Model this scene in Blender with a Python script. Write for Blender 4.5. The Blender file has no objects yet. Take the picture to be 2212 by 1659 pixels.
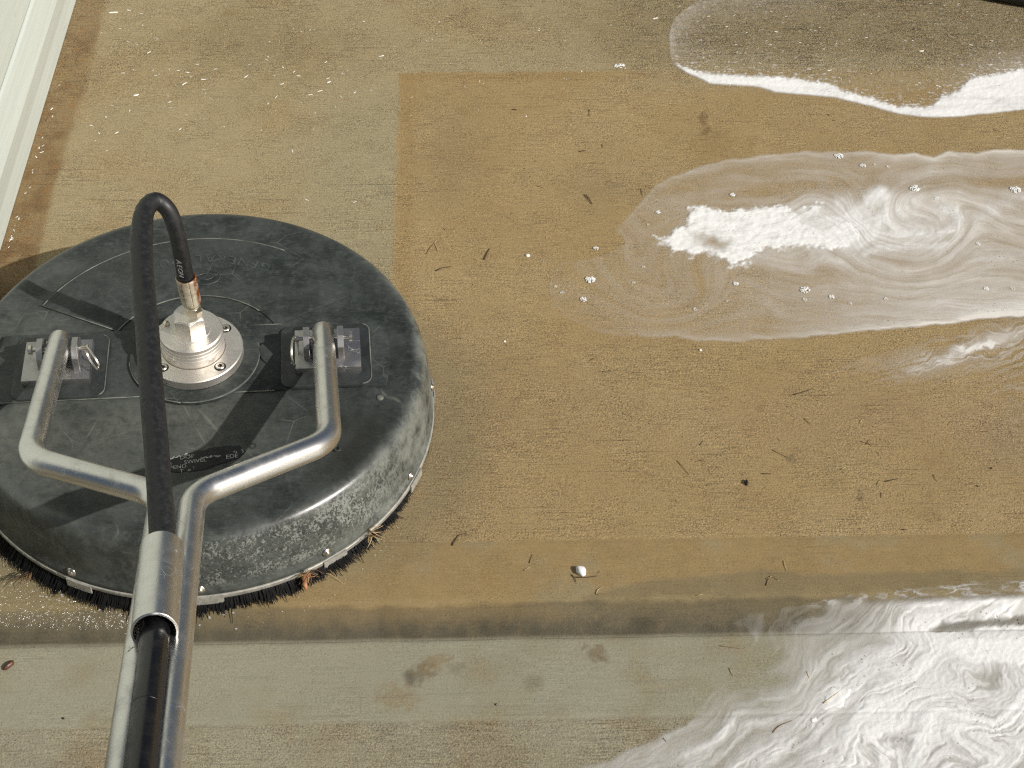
import bpy, bmesh, math, random
import numpy as np
from mathutils import Vector, Matrix

# ------------------------------------------------------------------ camera, sky, sun, exposure
scene = bpy.context.scene
COL = scene.collection
PW, PH, FPX = 2212.0, 1659.0, 3400.0            # working picture size and focal length in its pixels
CAM_POS = np.array([0.31, -1.28, 1.38])
_ay = np.array([-134.0, -3492.0, FPX]); _ay /= np.linalg.norm(_ay)
_sl = -0.013
_ax = np.array([1.0, _sl, -(-134.0 + _sl * -3492.0) / FPX]); _ax /= np.linalg.norm(_ax)
_az = np.cross(_ax, _ay)
RC = np.stack([_ax, _ay, _az], 1)               # world axes -> camera (x right, y down, z forward)

cam_data = bpy.data.cameras.new('camera')
cam_data.sensor_width = 36.0
cam_data.lens = 36.0 * FPX / PW
cam_data.clip_start = 0.02
cam_data.clip_end = 300.0
camera = bpy.data.objects.new('camera', cam_data)
COL.objects.link(camera)
camera.matrix_world = Matrix((
    (RC[0, 0], -RC[1, 0], -RC[2, 0], CAM_POS[0]),
    (RC[0, 1], -RC[1, 1], -RC[2, 1], CAM_POS[1]),
    (RC[0, 2], -RC[1, 2], -RC[2, 2], CAM_POS[2]),
    (0, 0, 0, 1)))
scene.camera = camera

SUN_TO = Vector((1.30, -0.70, 1.0)).normalized()  # towards the sun
SUN_EL = math.asin(SUN_TO.z)
SUN_AZ = math.atan2(SUN_TO.x, SUN_TO.y)
world = bpy.data.worlds.new('World'); scene.world = world; world.use_nodes = True
wn = world.node_tree
sky = wn.nodes.new('ShaderNodeTexSky'); sky.sky_type = 'NISHITA'; sky.sun_disc = False
sky.sun_elevation = SUN_EL; sky.sun_rotation = SUN_AZ
sky.air_density = 1.0; sky.dust_density = 4.0
bg = wn.nodes['Background']; bg.inputs['Strength'].default_value = 0.05
wn.links.new(sky.outputs[0], bg.inputs['Color'])
sun_data = bpy.data.lights.new('sun', 'SUN'); sun_data.energy = 4.4; sun_data.angle = math.radians(0.53)
sun_data.color = (1.0, 0.965, 0.92)
sun = bpy.data.objects.new('sun', sun_data); COL.objects.link(sun)
sun.rotation_euler = SUN_TO.to_track_quat('Z', 'Y').to_euler()
sun.location = SUN_TO * 12
vs = scene.view_settings
vs.view_transform = 'Standard'; vs.look = 'None'; vs.exposure = 0.0; vs.gamma = 1.0; vs.use_curve_mapping = False
scene.cycles.use_denoising = False
scene.cycles.filter_width = 1.25
scene.cycles.max_bounces = 8
scene.cycles.transparent_max_bounces = 12

random.seed(7); rng = np.random.default_rng(7)
GX = None

# ------------------------------------------------------------------ small maths
def ray(px, py):
    d = RC.T @ np.array([(px - PW / 2) / FPX, (py - PH / 2) / FPX, 1.0])
    return d
def at(px, py, z=0.0):
    d = ray(px, py); t = (z - CAM_POS[2]) / d[2]
    return Vector(CAM_POS + t * d)
def to_picture(X, Y, Z=0.0):
    q0 = X - CAM_POS[0]; q1 = Y - CAM_POS[1]; q2 = Z - CAM_POS[2]
    a = RC[0, 0] * q0 + RC[0, 1] * q1 + RC[0, 2] * q2
    b = RC[1, 0] * q0 + RC[1, 1] * q1 + RC[1, 2] * q2
    c = RC[2, 0] * q0 + RC[2, 1] * q1 + RC[2, 2] * q2
    return PW / 2 + FPX * a / c, PH / 2 + FPX * b / c
def sst(a, b, x):
    t = np.clip((x - a) / (b - a), 0, 1); return t * t * (3 - 2 * t)
_perm = np.random.default_rng(3).permutation(4096)
_gang = np.random.default_rng(4).random(4096) * 2 * np.pi
_gx, _gy = np.cos(_gang), np.sin(_gang)
def pn(x, y, s=0):
    x = np.asarray(x, float) + 17.31 * s; y = np.asarray(y, float) - 9.77 * s
    xi = np.floor(x).astype(np.int64); yi = np.floor(y).astype(np.int64)
    xf = x - xi; yf = y - yi
    u = xf * xf * xf * (xf * (xf * 6 - 15) + 10); v = yf * yf * yf * (yf * (yf * 6 - 15) + 10)
    def g(ix, iy, dx, dy):
        h = _perm[(_perm[(ix + s * 57) & 4095] + iy) & 4095]
        return _gx[h] * dx + _gy[h] * dy
    a = g(xi, yi, xf, yf); b = g(xi + 1, yi, xf - 1, yf)
    c = g(xi, yi + 1, xf, yf - 1); d = g(xi + 1, yi + 1, xf - 1, yf - 1)
    return 1.45 * ((a + (b - a) * u) + ((c + (d - c) * u) - (a + (b - a) * u)) * v)
def fbm(x, y, o=4, s=0, g=0.5):
    r = 0; a = 1.0; t = 0
    for k in range(o):
        r = r + a * pn(x * 2 ** k, y * 2 ** k, s + k); t += a; a *= g
    return r / t
def poly_sd(poly, X, Y):
    """signed distance to a polygon, positive inside"""
    P = np.array(poly, float); n = len(P)
    d = np.full(X.shape, 1e9); ins = np.zeros(X.shape, bool)
    for i in range(n):
        ax, ay = P[i]; bx, by = P[(i + 1) % n]
        ex, ey = bx - ax, by - ay
        t = np.clip(((X - ax) * ex + (Y - ay) * ey) / (ex * ex + ey * ey + 1e-9), 0, 1)
        d = np.minimum(d, (X - ax - t * ex) ** 2 + (Y - ay - t * ey) ** 2)
        if ay != by:
            c = ((ay > Y) != (by > Y)) & (X < (bx - ax) * (Y - ay) / (by - ay) + ax)
            ins ^= c
    d = np.sqrt(d)
    return np.where(ins, d, -d)
def blob(X, Y, cx, cy, rx, ry, ang=0.0, rag=0.0, s=0, f=0.03):
    c, s_ = math.cos(ang), math.sin(ang)
    dx, dy = X - cx, Y - cy
    if rag: 
        dx = dx + rag * rx * fbm(X * f, Y * f, 3, 40 + s); dy = dy + rag * ry * fbm(X * f, Y * f, 3, 50 + s)
    u = (dx * c + dy * s_) / rx; v = (-dx * s_ + dy * c) / ry
    return np.sqrt(u * u + v * v)

# ------------------------------------------------------------------ objects
def put(name, me, mat=None, parent=None, label=None, cat=None, group=None, kind=None):
    o = bpy.data.objects.new(name, me)
    COL.objects.link(o)
    if mat is not None and me is not None and not me.materials: me.materials.append(mat)
    if parent is not None: o.parent = parent
    if label: o['label'] = label
    if cat: o['category'] = cat
    if group: o['group'] = group
    if kind: o['kind'] = kind
    return o
def mesh_bm(bm, name='m', smooth=True, sharp=None):
    me = bpy.data.meshes.new(name)
    bmesh.ops.recalc_face_normals(bm, faces=bm.faces)
    bm.to_mesh(me); bm.free()
    if smooth:
        me.polygons.foreach_set('use_smooth', [True] * len(me.polygons))
        if sharp is not None: me.set_sharp_from_angle(angle=math.radians(sharp))
    return me
def mesh_py(v, f, name='m', smooth=True, sharp=None):
    me = bpy.data.meshes.new(name); me.from_pydata([tuple(p) for p in v], [], f); me.update()
    if smooth:
        me.polygons.foreach_set('use_smooth', [True] * len(me.polygons))
        if sharp is not None: me.set_sharp_from_angle(angle=math.radians(sharp))
    return me
def grid_mesh(xs, ys, Z, keep=None, name='grid', attrs=None, cols=None):
    nx, ny = len(xs), len(ys)
    X, Y = np.meshgrid(xs, ys)
    V = np.stack([X.ravel(), Y.ravel(), np.asarray(Z).ravel()], 1)
    i = np.arange(nx - 1)[None, :] + nx * np.arange(ny - 1)[:, None]
    F = np.stack([i, i + 1, i + 1 + nx, i + nx], -1).reshape(-1, 4)
    if keep is not None:
        k = keep.ravel(); F = F[k[F].any(1)]
        used = np.unique(F); remap = np.full(len(V), -1); remap[used] = np.arange(len(used))
        V = V[used]; F = remap[F]
    else: used = np.arange(len(V))
    me = bpy.data.meshes.new(name)
    me.vertices.add(len(V)); me.vertices.foreach_set('co', V.ravel())
    me.loops.add(F.size); me.loops.foreach_set('vertex_index', F.ravel().astype(np.int32))
    me.polygons.add(len(F)); me.polygons.foreach_set('loop_start', np.arange(0, F.size, 4, dtype=np.int32))
    me.update(calc_edges=True)
    me.polygons.foreach_set('use_smooth', np.ones(len(F), bool))
    for n, a in (attrs or {}).items():
        at_ = me.attributes.new(n, 'FLOAT', 'POINT'); at_.data.foreach_set('value', np.asarray(a, np.float32).ravel()[used])
    for n, a in (cols or {}).items():
        at_ = me.attributes.new(n, 'FLOAT_COLOR', 'POINT')
        c = np.ones((len(used), 4), np.float32); c[:, :3] = np.asarray(a).reshape(-1, 3)[used]
        at_.data.foreach_set('color', c.ravel())
    me.validate(); return me
def lathe_bm(prof, n=96, bm=None, c=(0, 0), cap=True, close=False):
    bm = bm or bmesh.new()
    rings = []
    for r, z in prof:
        if r < 1e-6: rings.append([bm.verts.new((c[0], c[1], z))])
        else: rings.append([bm.verts.new((c[0] + r * math.cos(2 * math.pi * k / n), c[1] + r * math.sin(2 * math.pi * k / n), z)) for k in range(n)])
    prs = list(zip(rings, rings[1:]))
    if close: prs.append((rings[-1], rings[0]))
    for a, b in prs:
        for k in range(n):
            q = (k + 1) % n
            vs_ = [a[k % len(a)], a[q % len(a)], b[q % len(b)], b[k % len(b)]]
            u = []
            for v in vs_:
                if v not in u: u.append(v)
            if len(u) > 2: bm.faces.new(u)
    return bm
def prism_bm(outline, z0, z1, bev=0.0, bm=None, seg=2):
    """extruded outline (list of xy) with bevelled top edge"""
    own = bmesh.new()
    a = [own.verts.new((x, y, z0)) for x, y in outline]
    f = own.faces.new(a)
    r = bmesh.ops.extrude_face_region(own, geom=[f])
    vs_ = [e for e in r['geom'] if isinstance(e, bmesh.types.BMVert)]
    for v in vs_: v.co.z = z1
    if bev:
        top = [e for e in own.edges if all(abs(v.co.z - z1) < 1e-7 for v in e.verts)]
        bmesh.ops.bevel(own, geom=top, offset=bev, segments=seg, affect='EDGES', profile=0.5)
    bmesh.ops.recalc_face_normals(own, faces=own.faces)
    if bm is None: return own
    me = bpy.data.meshes.new('t'); own.to_mesh(me); own.free(); bm.from_mesh(me); bpy.data.meshes.remove(me)
    return bm
def box_bm(cx, cy, cz, sx, sy, sz, bev=0.0, bm=None):
    own = bmesh.new()
    bmesh.ops.create_cube(own, size=1.0)
    for v in own.verts: v.co = Vector((cx + v.co.x * sx, cy + v.co.y * sy, cz + v.co.z * sz))
    if bev: bmesh.ops.bevel(own, geom=list(own.edges), offset=bev, segments=2, affect='EDGES', profile=0.5)
    if bm is None: return own
    me = bpy.data.meshes.new('t'); own.to_mesh(me); own.free(); bm.from_mesh(me); bpy.data.meshes.remove(me)
    return bm
def smooth_path(pts, step=0.004):
    """Catmull-Rom through points, resampled"""
    P = [Vector(p) for p in pts]
    P = [P[0] * 2 - P[1]] + P + [P[-1] * 2 - P[-2]]
    out = []
    for i in range(1, len(P) - 2):
        a, b, c, d = P[i - 1:i + 3]
        n = max(2, int((c - b).length / step))
        for k in range(n):
            t = k / n
            out.append(0.5 * ((2 * b) + (c - a) * t + (2 * a - 5 * b + 4 * c - d) * t * t + (3 * b - a - 3 * c + d) * t ** 3))
    out.append(P[-2]); return out
def fillet_path(pts, rad, step=0.004):
    P = [Vector(p) for p in pts]; out = [P[0]]
    def line(b):
        a = out[-1]; n = max(1, int((b - a).length / 0.02))
        for k in range(1, n + 1): out.append(a.lerp(b, k / n))
    for i in range(1, len(P) - 1):
        u = (P[i - 1] - P[i]).normalized(); w = (P[i + 1] - P[i]).normalized()
        ang = u.angle(w); d = rad / math.tan(ang / 2)
        d = min(d, 0.48 * (P[i - 1] - P[i]).length, 0.48 * (P[i + 1] - P[i]).length)
        r = d * math.tan(ang / 2)
        cdir = (u + w).normalized(); cen = P[i] + cdir * (r / math.sin(ang / 2))
        s, e = P[i] + u * d, P[i] + w * d
        line(s)
        v0, v1 = s - cen, e - cen
        tot = v0.angle(v1); ax = v0.cross(v1).normalized()
        n = max(6, int(tot * r / step))
        for k in range(1, n + 1): out.append(cen + Matrix.Rotation(tot * k / n, 3, ax) @ v0)
    line(P[-1]); return out
def sweep_bm(path, rad, n=24, cap=(True, True), bm=None, jitter=None):
    bm = bm or bmesh.new()
    P = [Vector(p) for p in path]; N = len(P)
    R = rad if callable(rad) else (lambda t: rad)
    t0 = (P[1] - P[0]).normalized()
    x = t0.orthogonal().normalized()
    L = [0.0]
    for i in range(1, N): L.append(L[-1] + (P[i] - P[i - 1]).length)
    rings = []; pt = t0
    for i in range(N):
        t = (P[min(i + 1, N - 1)] - P[max(i - 1, 0)]).normalized()
        ax = pt.cross(t)
        if ax.length > 1e-9: x = Matrix.Rotation(pt.angle(t), 3, ax.normalized()) @ x
        x = (x - t * x.dot(t)).normalized(); pt = t; y = t.cross(x)
        r = R(L[i])
        rings.append([bm.verts.new(P[i] + (x * math.cos(2 * math.pi * k / n) + y * math.sin(2 * math.pi * k / n)) * r) for k in range(n)])
    for a, b in zip(rings, rings[1:]):
        for k in range(n): bm.faces.new((a[k], a[(k + 1) % n], b[(k + 1) % n], b[k]))
    if cap[0]: bm.faces.new(rings[0][::-1])
    if cap[1]: bm.faces.new(rings[-1])
    return bm
def ring_path(c, r, axis_u, axis_v, n=40, turns=1.0, rise=None):
    c = Vector(c); u = Vector(axis_u); v = Vector(axis_v)
    return [c + u * (r * math.cos(2 * math.pi * turns * k / n)) + v * (r * math.sin(2 * math.pi * turns * k / n)) + (rise * (k / n) if rise else Vector()) for k in range(n + 1)]
def text_mesh(s, size, extrude=0.0, res=3, shear=0.0, bev=0.0):
    cu = bpy.data.curves.new('txt', 'FONT'); cu.body = s; cu.size = size; cu.extrude = extrude
    cu.align_x = 'CENTER'; cu.align_y = 'CENTER'; cu.resolution_u = res; cu.shear = shear; cu.bevel_depth = bev
    o = bpy.data.objects.new('txt', cu); COL.objects.link(o)
    dg = bpy.context.evaluated_depsgraph_get(); dg.update()
    me = bpy.data.meshes.new_from_object(o.evaluated_get(dg))
    bpy.data.objects.remove(o); bpy.data.curves.remove(cu)
    return me
def join_meshes(items, name='m'):
    """items: (mesh, matrix)"""
    bm = bmesh.new()
    for me, M in items:
        t = me.copy(); t.transform(M); bm.from_mesh(t); bpy.data.meshes.remove(t)
    me = bpy.data.meshes.new(name); bm.to_mesh(me); bm.free(); return me

# ------------------------------------------------------------------ materials
class NT:
    def __init__(s, name):
        s.m = bpy.data.materials.new(name); s.m.use_nodes = True; s.t = s.m.node_tree
        s.p = s.t.nodes['Principled BSDF']; s.out = s.t.nodes['Material Output']
    def n(s, kind, **kw):
        nd = s.t.nodes.new(kind)
        for k, v in kw.items():
            if k == 'op': nd.operation = v
            elif hasattr(nd, k) and not k[0].isupper(): setattr(nd, k, v)
        return nd
    def l(s, a, b): s.t.links.new(a, b)
    def val(s, sock, v):
        if hasattr(v, 'is_output') or isinstance(v, bpy.types.NodeSocket): s.l(v, sock)
        else: sock.default_value = v
    def math(s, op, a, b=0.0, c=0.0, clamp=False):
        nd = s.t.nodes.new('ShaderNodeMath'); nd.operation = op; nd.use_clamp = clamp
        for i, v in enumerate((a, b, c)): s.val(nd.inputs[i], v)
        return nd.outputs[0]
    def ramp(s, x, lo, hi, a=0.0, b=1.0):
        nd = s.t.nodes.new('ShaderNodeMapRange'); nd.interpolation_type = 'SMOOTHSTEP'
        for i, v in enumerate((x, lo, hi, a, b)): s.val(nd.inputs[i], v)
        return nd.outputs[0]
    def mix(s, f, a, b, blend='MIX'):
        nd = s.t.nodes.new('ShaderNodeMix'); nd.data_type = 'RGBA'; nd.blend_type = blend
        s.val(nd.inputs[0], f); s.val(nd.inputs[6], a); s.val(nd.inputs[7], b)
        return nd.outputs[2]
    def coord(s, scale=(1, 1, 1), src='Object', rot=(0, 0, 0)):
        tc = s.t.nodes.new('ShaderNodeTexCoord'); mp = s.t.nodes.new('ShaderNodeMapping')
        mp.inputs['Scale'].default_value = scale; mp.inputs['Rotation'].default_value = rot
        s.l(tc.outputs[src], mp.inputs[0]); return mp.outputs[0]
    def noise(s, scale, detail=4, rough=0.55, vec=None, dist=0.0):
        nd = s.t.nodes.new('ShaderNodeTexNoise'); nd.inputs['Scale'].default_value = scale
        nd.inputs['Detail'].default_value = detail; nd.inputs['Roughness'].default_value = rough; nd.inputs['Distortion'].default_value = dist
        s.l(vec if vec is not None else s.coord(), nd.inputs['Vector']); return nd.outputs[0]
    def voro(s, scale, vec=None, feature='F1', rnd=1.0):
        nd = s.t.nodes.new('ShaderNodeTexVoronoi'); nd.feature = feature; nd.inputs['Scale'].default_value = scale
        nd.inputs['Randomness'].default_value = rnd
        s.l(vec if vec is not None else s.coord(), nd.inputs['Vector']); return nd
    def attr(s, name, out='Fac'):
        nd = s.t.nodes.new('ShaderNodeAttribute'); nd.attribute_name = name; return nd.outputs[out]
    def bump(s, h, strength=0.5, dist=0.001, normal=None):
        nd = s.t.nodes.new('ShaderNodeBump'); s.val(nd.inputs['Strength'], strength); s.val(nd.inputs['Distance'], dist)
        s.l(h, nd.inputs['Height'])
        if normal is not None: s.l(normal, nd.inputs['Normal'])
        return nd.outputs[0]
    def set(s, **kw):
        for k, v in kw.items():
            s.val(s.p.inputs[k.replace('_', ' ')], v)
        return s
def srgb(r, g, b):
    f = lambda c: (c / 255 / 12.92) if c / 255 <= 0.04045 else ((c / 255 + 0.055) / 1.055) ** 2.4
    return (f(r), f(g), f(b), 1.0)
GAIN = 1.29
def lit(r, g, b):
    c = srgb(r, g, b); return np.array(c[:3]) / GAIN
def C4(c): return (float(c[0]), float(c[1]), float(c[2]), 1.0)

def concrete_material():
    k = NT('concrete')
    base = k.attr('Col', 'Color'); grain = k.attr('grain'); wet = k.attr('wet')
    warp = k.n('ShaderNodeTexNoise'); warp.inputs['Scale'].default_value = 160; k.l(k.coord(), warp.inputs['Vector'])
    fine = k.noise(430, 2, 0.6)
    sand = k.noise(900, 1, 0.5)
    fib = k.noise(1.0, 2, 0.55, k.coord((170, 330, 250), rot=(0, 0, 0.12)), 0.9)
    fibr = k.math('SUBTRACT', 1.0, k.math('MULTIPLY', k.math('ABSOLUTE', k.math('SUBTRACT', fib, 0.5)), 10.0), clamp=True)
    fib2 = k.noise(1.0, 2, 0.55, k.coord((240, 200, 250), rot=(0, 0, 0.9)), 0.9)
    crev = k.math('SUBTRACT', 1.0, k.math('MULTIPLY', k.math('ABSOLUTE', k.math('SUBTRACT', fib2, 0.5)), 12.0), clamp=True)
    streak = k.noise(1.0, 2, 0.55, k.coord((38, 520, 300)))
    broad = k.noise(13, 6, 0.65)
    line = k.noise(1.0, 1, 0.5, k.coord((9, 330, 100)))
    linem = k.math('MULTIPLY', k.ramp(line, 0.62, 0.70), k.ramp(k.noise(7, 2), 0.42, 0.6))
    pit = k.voro(260).outputs['Distance']
    pitm = k.math('MULTIPLY', k.ramp(pit, 0.12, 0.26, 1, 0), k.ramp(k.noise(60, 3, 0.7), 0.40, 0.60))
    mid = k.noise(1.0, 4, 0.7, k.coord((230, 300, 200), rot=(0, 0, 0.2)), 1.2)
    midc = k.math('SUBTRACT', k.ramp(mid, 0.38, 0.66), 0.5)
    v = k.math('MULTIPLY', k.math('SUBTRACT', fine, 0.5), 2.2)
    v = k.math('ADD', v, k.math('MULTIPLY', midc, 0.34))
    v = k.math('ADD', v, k.math('MULTIPLY', k.math('SUBTRACT', sand, 0.5), 1.0))
    v = k.math('ADD', v, k.math('MULTIPLY', k.math('MULTIPLY', k.math('SUBTRACT', k.ramp(streak, 0.36, 0.64), 0.5), k.ramp(k.noise(9, 3), 0.30, 0.60)), 0.36))
    v = k.math('ADD', v, k.math('MULTIPLY', fibr, 0.20)); v = k.math('SUBTRACT', v, k.math('MULTIPLY', crev, 0.26))
    v = k.math('SUBTRACT', v, k.math('MULTIPLY', linem, 0.42))
    pat = k.ramp(k.noise(17, 4, 0.6), 0.34, 0.66, 0.62, 1.25)
    v = k.math('MULTIPLY', v, pat)
    h = k.math('ADD', k.math('MULTIPLY', v, 0.7), 0.5); h = k.math('SUBTRACT', h, k.math('MULTIPLY', pitm, 0.6))
    vv = k.math('MULTIPLY', v, k.math('ADD', 0.14, k.math('MULTIPLY', grain, 0.64)))
    vv = k.math('ADD', vv, k.math('MULTIPLY', k.math('SUBTRACT', broad, 0.5), 0.26))
    vv = k.math('SUBTRACT', k.math('ADD', 1.04, vv), k.math('MULTIPLY', pitm, k.math('ADD', 0.24, k.math('MULTIPLY', grain, 0.30))))
    mul = k.n('ShaderNodeVectorMath', op='SCALE'); k.l(base, mul.inputs[0]); k.l(vv, mul.inputs['Scale'])
    rust = k.mix(k.math('MULTIPLY', k.math('MULTIPLY', k.ramp(k.noise(34, 5, 0.65), 0.52, 0.74), 0.30), k.ramp(grain, 0.1, 0.7)), mul.outputs[0], C4(lit(152, 120, 80)), 'MIX')
    k.l(rust, k.p.inputs['Base Color'])
    k.set(Roughness=k.math('SUBTRACT', 0.82, k.math('MULTIPLY', wet, 0.45)))
    k.p.inputs['Specular IOR Level'].default_value = 0.35
    k.l(k.bump(h, k.math('ADD', 0.10, k.math('MULTIPLY', grain, 0.5)), 0.0010), k.p.inputs['Normal'])
    return k.m
MAT_CONC = concrete_material()

def simple(name, col, rough=0.5, metal=0.0, var=0.25, vs_=60, bump=0.0, bs=400, bd=0.0003, spec=0.5):
    k = NT(name)
    f = k.noise(vs_, 5, 0.6)
    c = k.mix(k.ramp(f, 0.3, 0.7), C4(np.array(col) * (1 - var)), C4(np.minimum(np.array(col) * (1 + var), 0.95)))
    k.l(c, k.p.inputs['Base Color'])
    k.set(Metallic=metal, Roughness=k.ramp(k.noise(vs_ * 1.7, 4), 0.3, 0.7, max(rough - 0.1, 0.03), min(rough + 0.12, 1)))
    k.p.inputs['Specular IOR Level'].default_value = spec
    if bump: k.l(k.bump(k.noise(bs, 4), bump, bd), k.p.inputs['Normal'])
    return k.m

def aluminium(name, col=(0.80, 0.79, 0.76), rough=0.24, scr=1.0, dull=0.3):
    k = NT(name)
    mott = k.ramp(k.noise(42, 6, 0.65), 0.45, 0.75)
    s1 = k.noise(1.0, 2, 0.5, k.coord((30, 900, 160), rot=(0.2, 0.1, 0.35)))
    s2 = k.noise(1.0, 2, 0.5, k.coord((800, 40, 200), rot=(0.1, 0.3, 0.5)))
    w = k.voro(95, k.coord(rot=(0.4, 0.2, 0.1)), 'DISTANCE_TO_EDGE')
    scratch = k.math('MULTIPLY', k.ramp(k.math('MULTIPLY', s1, 1.0), 0.66, 0.74), 1.0)
    nick = k.math('MULTIPLY', k.ramp(w.outputs['Distance'], 0.0, 0.03, 1, 0), k.ramp(k.noise(30, 3), 0.55, 0.68))
    dirt = k.math('MULTIPLY', k.ramp(k.noise(1.0, 4, 0.7, k.coord((90, 90, 90))), 0.64, 0.72), k.ramp(k.noise(12, 2), 0.5, 0.7))
    c = k.mix(k.math('MULTIPLY', mott, dull), C4(col), C4(np.array(col) * 0.62))
    c = k.mix(k.math('MULTIPLY', nick, 0.5), c, (0.9, 0.9, 0.88, 1))
    c = k.mix(k.math('MULTIPLY', dirt, 0.75), c, (0.10, 0.085, 0.06, 1))
    k.l(c, k.p.inputs['Base Color'])
    r = k.math('ADD', k.math('ADD', rough, k.math('MULTIPLY', mott, 0.16)), k.math('MULTIPLY', nick, 0.25))
    r = k.math('ADD', r, k.math('MULTIPLY', dirt, 0.3))
    k.set(Metallic=k.math('SUBTRACT', 1.0, k.math('MULTIPLY', dirt, 0.9)), Roughness=r)
    hh = k.math('ADD', k.math('ADD', k.math('MULTIPLY', s1, 0.5), k.math('MULTIPLY', s2, 0.3)), k.math('MULTIPLY', nick, 0.8))
    k.l(k.bump(hh, 0.10 * scr, 0.0004), k.p.inputs['Normal'])
    return k.m
MAT_TUBE = aluminium('aluminium_tube', (0.70, 0.69, 0.66), 0.33, 1.0, 0.35)
MAT_CAST = aluminium('machined_aluminium', (0.74, 0.705, 0.65), 0.50, 0.7, 0.3)
MAT_PLATE = aluminium('aluminium_plate', (0.42, 0.41, 0.40), 0.44, 1.2, 0.25)
MAT_STEEL = aluminium('steel', (0.66, 0.62, 0.54), 0.27, 1.0, 0.3)
MAT_CLIP = simple('galvanised_clip', (0.46, 0.45, 0.40), 0.42, 0.45, 0.2, 120)
MAT_ZINC = aluminium('zinc_plate', (0.72, 0.66, 0.50), 0.36, 0.8, 0.5)

def deck_material():
    k = NT('weathered_black_plastic')
    m1 = k.noise(22, 7, 0.68); m2 = k.noise(120, 5, 0.7); brush = k.noise(1.0, 3, 0.6, k.coord((60, 900, 300)))
    c = k.mix(k.ramp(m1, 0.32, 0.68), C4(lit(40, 45, 44)), C4(lit(70, 75, 73)))
    c = k.mix(k.math('MULTIPLY', k.ramp(m2, 0.48, 0.70), 0.32), c, C4(lit(100, 104, 98)))
    c = k.mix(k.math('MULTIPLY', k.ramp(brush, 0.52, 0.7), 0.22), c, C4(lit(112, 114, 106)))
    dk = k.ramp(k.noise(60, 5, 0.7, k.coord(rot=(0, 0, 0.7))), 0.58, 0.70)
    c = k.mix(k.math('MULTIPLY', dk, 0.45), c, C4(lit(26, 29, 28)))
    dust = k.attr('dust')
    c = k.mix(k.math('MULTIPLY', k.math('MAXIMUM', dust, 0.0), k.ramp(k.noise(75, 6, 0.72), 0.30, 0.60, 0.25, 0.85)), c, C4(lit(118, 120, 111)))
    c = k.mix(k.math('MULTIPLY', k.math('MAXIMUM', k.math('MULTIPLY', dust, -1.0), 0.0), 0.75), c, C4(lit(46, 47, 42)))
    # chalky lime scale on the side wall and shoulder, with etched dark flecks
    chalk = k.attr('chalk'); fleck = k.attr('fleck')
    big = k.ramp(k.noise(30, 5, 0.7), 0.30, 0.66)
    ch = k.math('MULTIPLY', chalk, big)
    c = k.mix(k.math('MULTIPLY', ch, 0.62), c, C4(lit(138, 142, 133)))
    fn = k.noise(1.0, 4, 0.72, k.coord((330, 330, 230)), 0.6)
    isl = k.ramp(k.noise(26, 4, 0.7), 0.32, 0.68, 0.62, 0.44)
    fk = k.ramp(k.math('SUBTRACT', fn, isl), -0.03, 0.05)
    c = k.mix(k.math('MULTIPLY', fleck, k.math('MULTIPLY', fk, 0.85)), c, C4(lit(150, 153, 146)))
    fd = k.math('MULTIPLY', fleck, k.ramp(k.noise(430, 3, 0.6), 0.56, 0.64))
    c = k.mix(k.math('MULTIPLY', fd, 0.8), c, C4(lit(40, 44, 44)))
    # thin light scratches
    sc = k.voro(17, k.coord((1, 1, 1), rot=(0, 0, 0.4)), 'DISTANCE_TO_EDGE').outputs['Distance']
    scm = k.math('MULTIPLY', k.ramp(sc, 0.0, 0.012, 1, 0), k.ramp(k.noise(16, 3), 0.52, 0.66))
    c = k.mix(k.math('MULTIPLY', scm, 0.35), c, C4(lit(150, 150, 140)))
    k.l(c, k.p.inputs['Base Color'])
    pol = k.attr('polish')
    k.set(Roughness=k.math('SUBTRACT', k.ramp(m1, 0.3, 0.7, 0.40, 0.60), k.math('MULTIPLY', pol, 0.22)))
    k.val(k.p.inputs['Specular IOR Level'], k.math('ADD', 0.28, k.math('MULTIPLY', pol, 0.35)))
    h = k.math('ADD', k.math('MULTIPLY', m2, 0.6), k.math('MULTIPLY', brush, 0.35))
    k.l(k.bump(h, 0.22, 0.0006), k.p.inputs['Normal'])
    return k.m
MAT_DECK = deck_material()
MAT_PAD = simple('black_moulded_pad', lit(48, 52, 51), 0.45, 0, 0.35, 40, 0.2, 500)
MAT_EDGE = simple('pale_plastic_edge', lit(112, 115, 107), 0.55, 0, 0.45, 50)
MAT_LETTER = simple('moulded_lettering', lit(66, 72, 71), 0.5, 0, 0.5, 60)

def rubber(name, a, b, rough=0.5, s=60, bump=0.3):
    k = NT(name)
    f = k.noise(s, 6, 0.7); g = k.noise(1.0, 3, 0.6, k.coord((250, 250, 250)))
    c = k.mix(k.ramp(f, 0.42, 0.70), C4(a), C4(b))
    k.l(c, k.p.inputs['Base Color'])
    k.set(Roughness=k.ramp(f, 0.3, 0.7, rough - 0.08, rough + 0.15))
    k.l(k.bump(k.math('ADD', f, k.math('MULTIPLY', g, 0.6)), bump, 0.0006), k.p.inputs['Normal'])
    return k.m
MAT_HOSE = rubber('hose_rubber', lit(27, 28, 29), lit(41, 42, 42), 0.50, 160, 0.14)
MAT_HOSE2 = rubber('smooth_hose', lit(18, 18, 20), lit(30, 29, 30), 0.26, 60, 0.06)
MAT_BRISTLE = simple('bristle', (0.008, 0.008, 0.008), 0.6, 0, 0.3, spec=0.15)
MAT_STICKER = simple('worn_black_label', lit(22, 25, 25), 0.35, 0, 0.3, 90)
MAT_PRINT = simple('pale_print', lit(196, 198, 192), 0.5, 0, 0.2, 200)
MAT_PRINT2 = simple('grey_print', lit(150, 150, 148), 0.5, 0, 0.2, 200)

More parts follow.
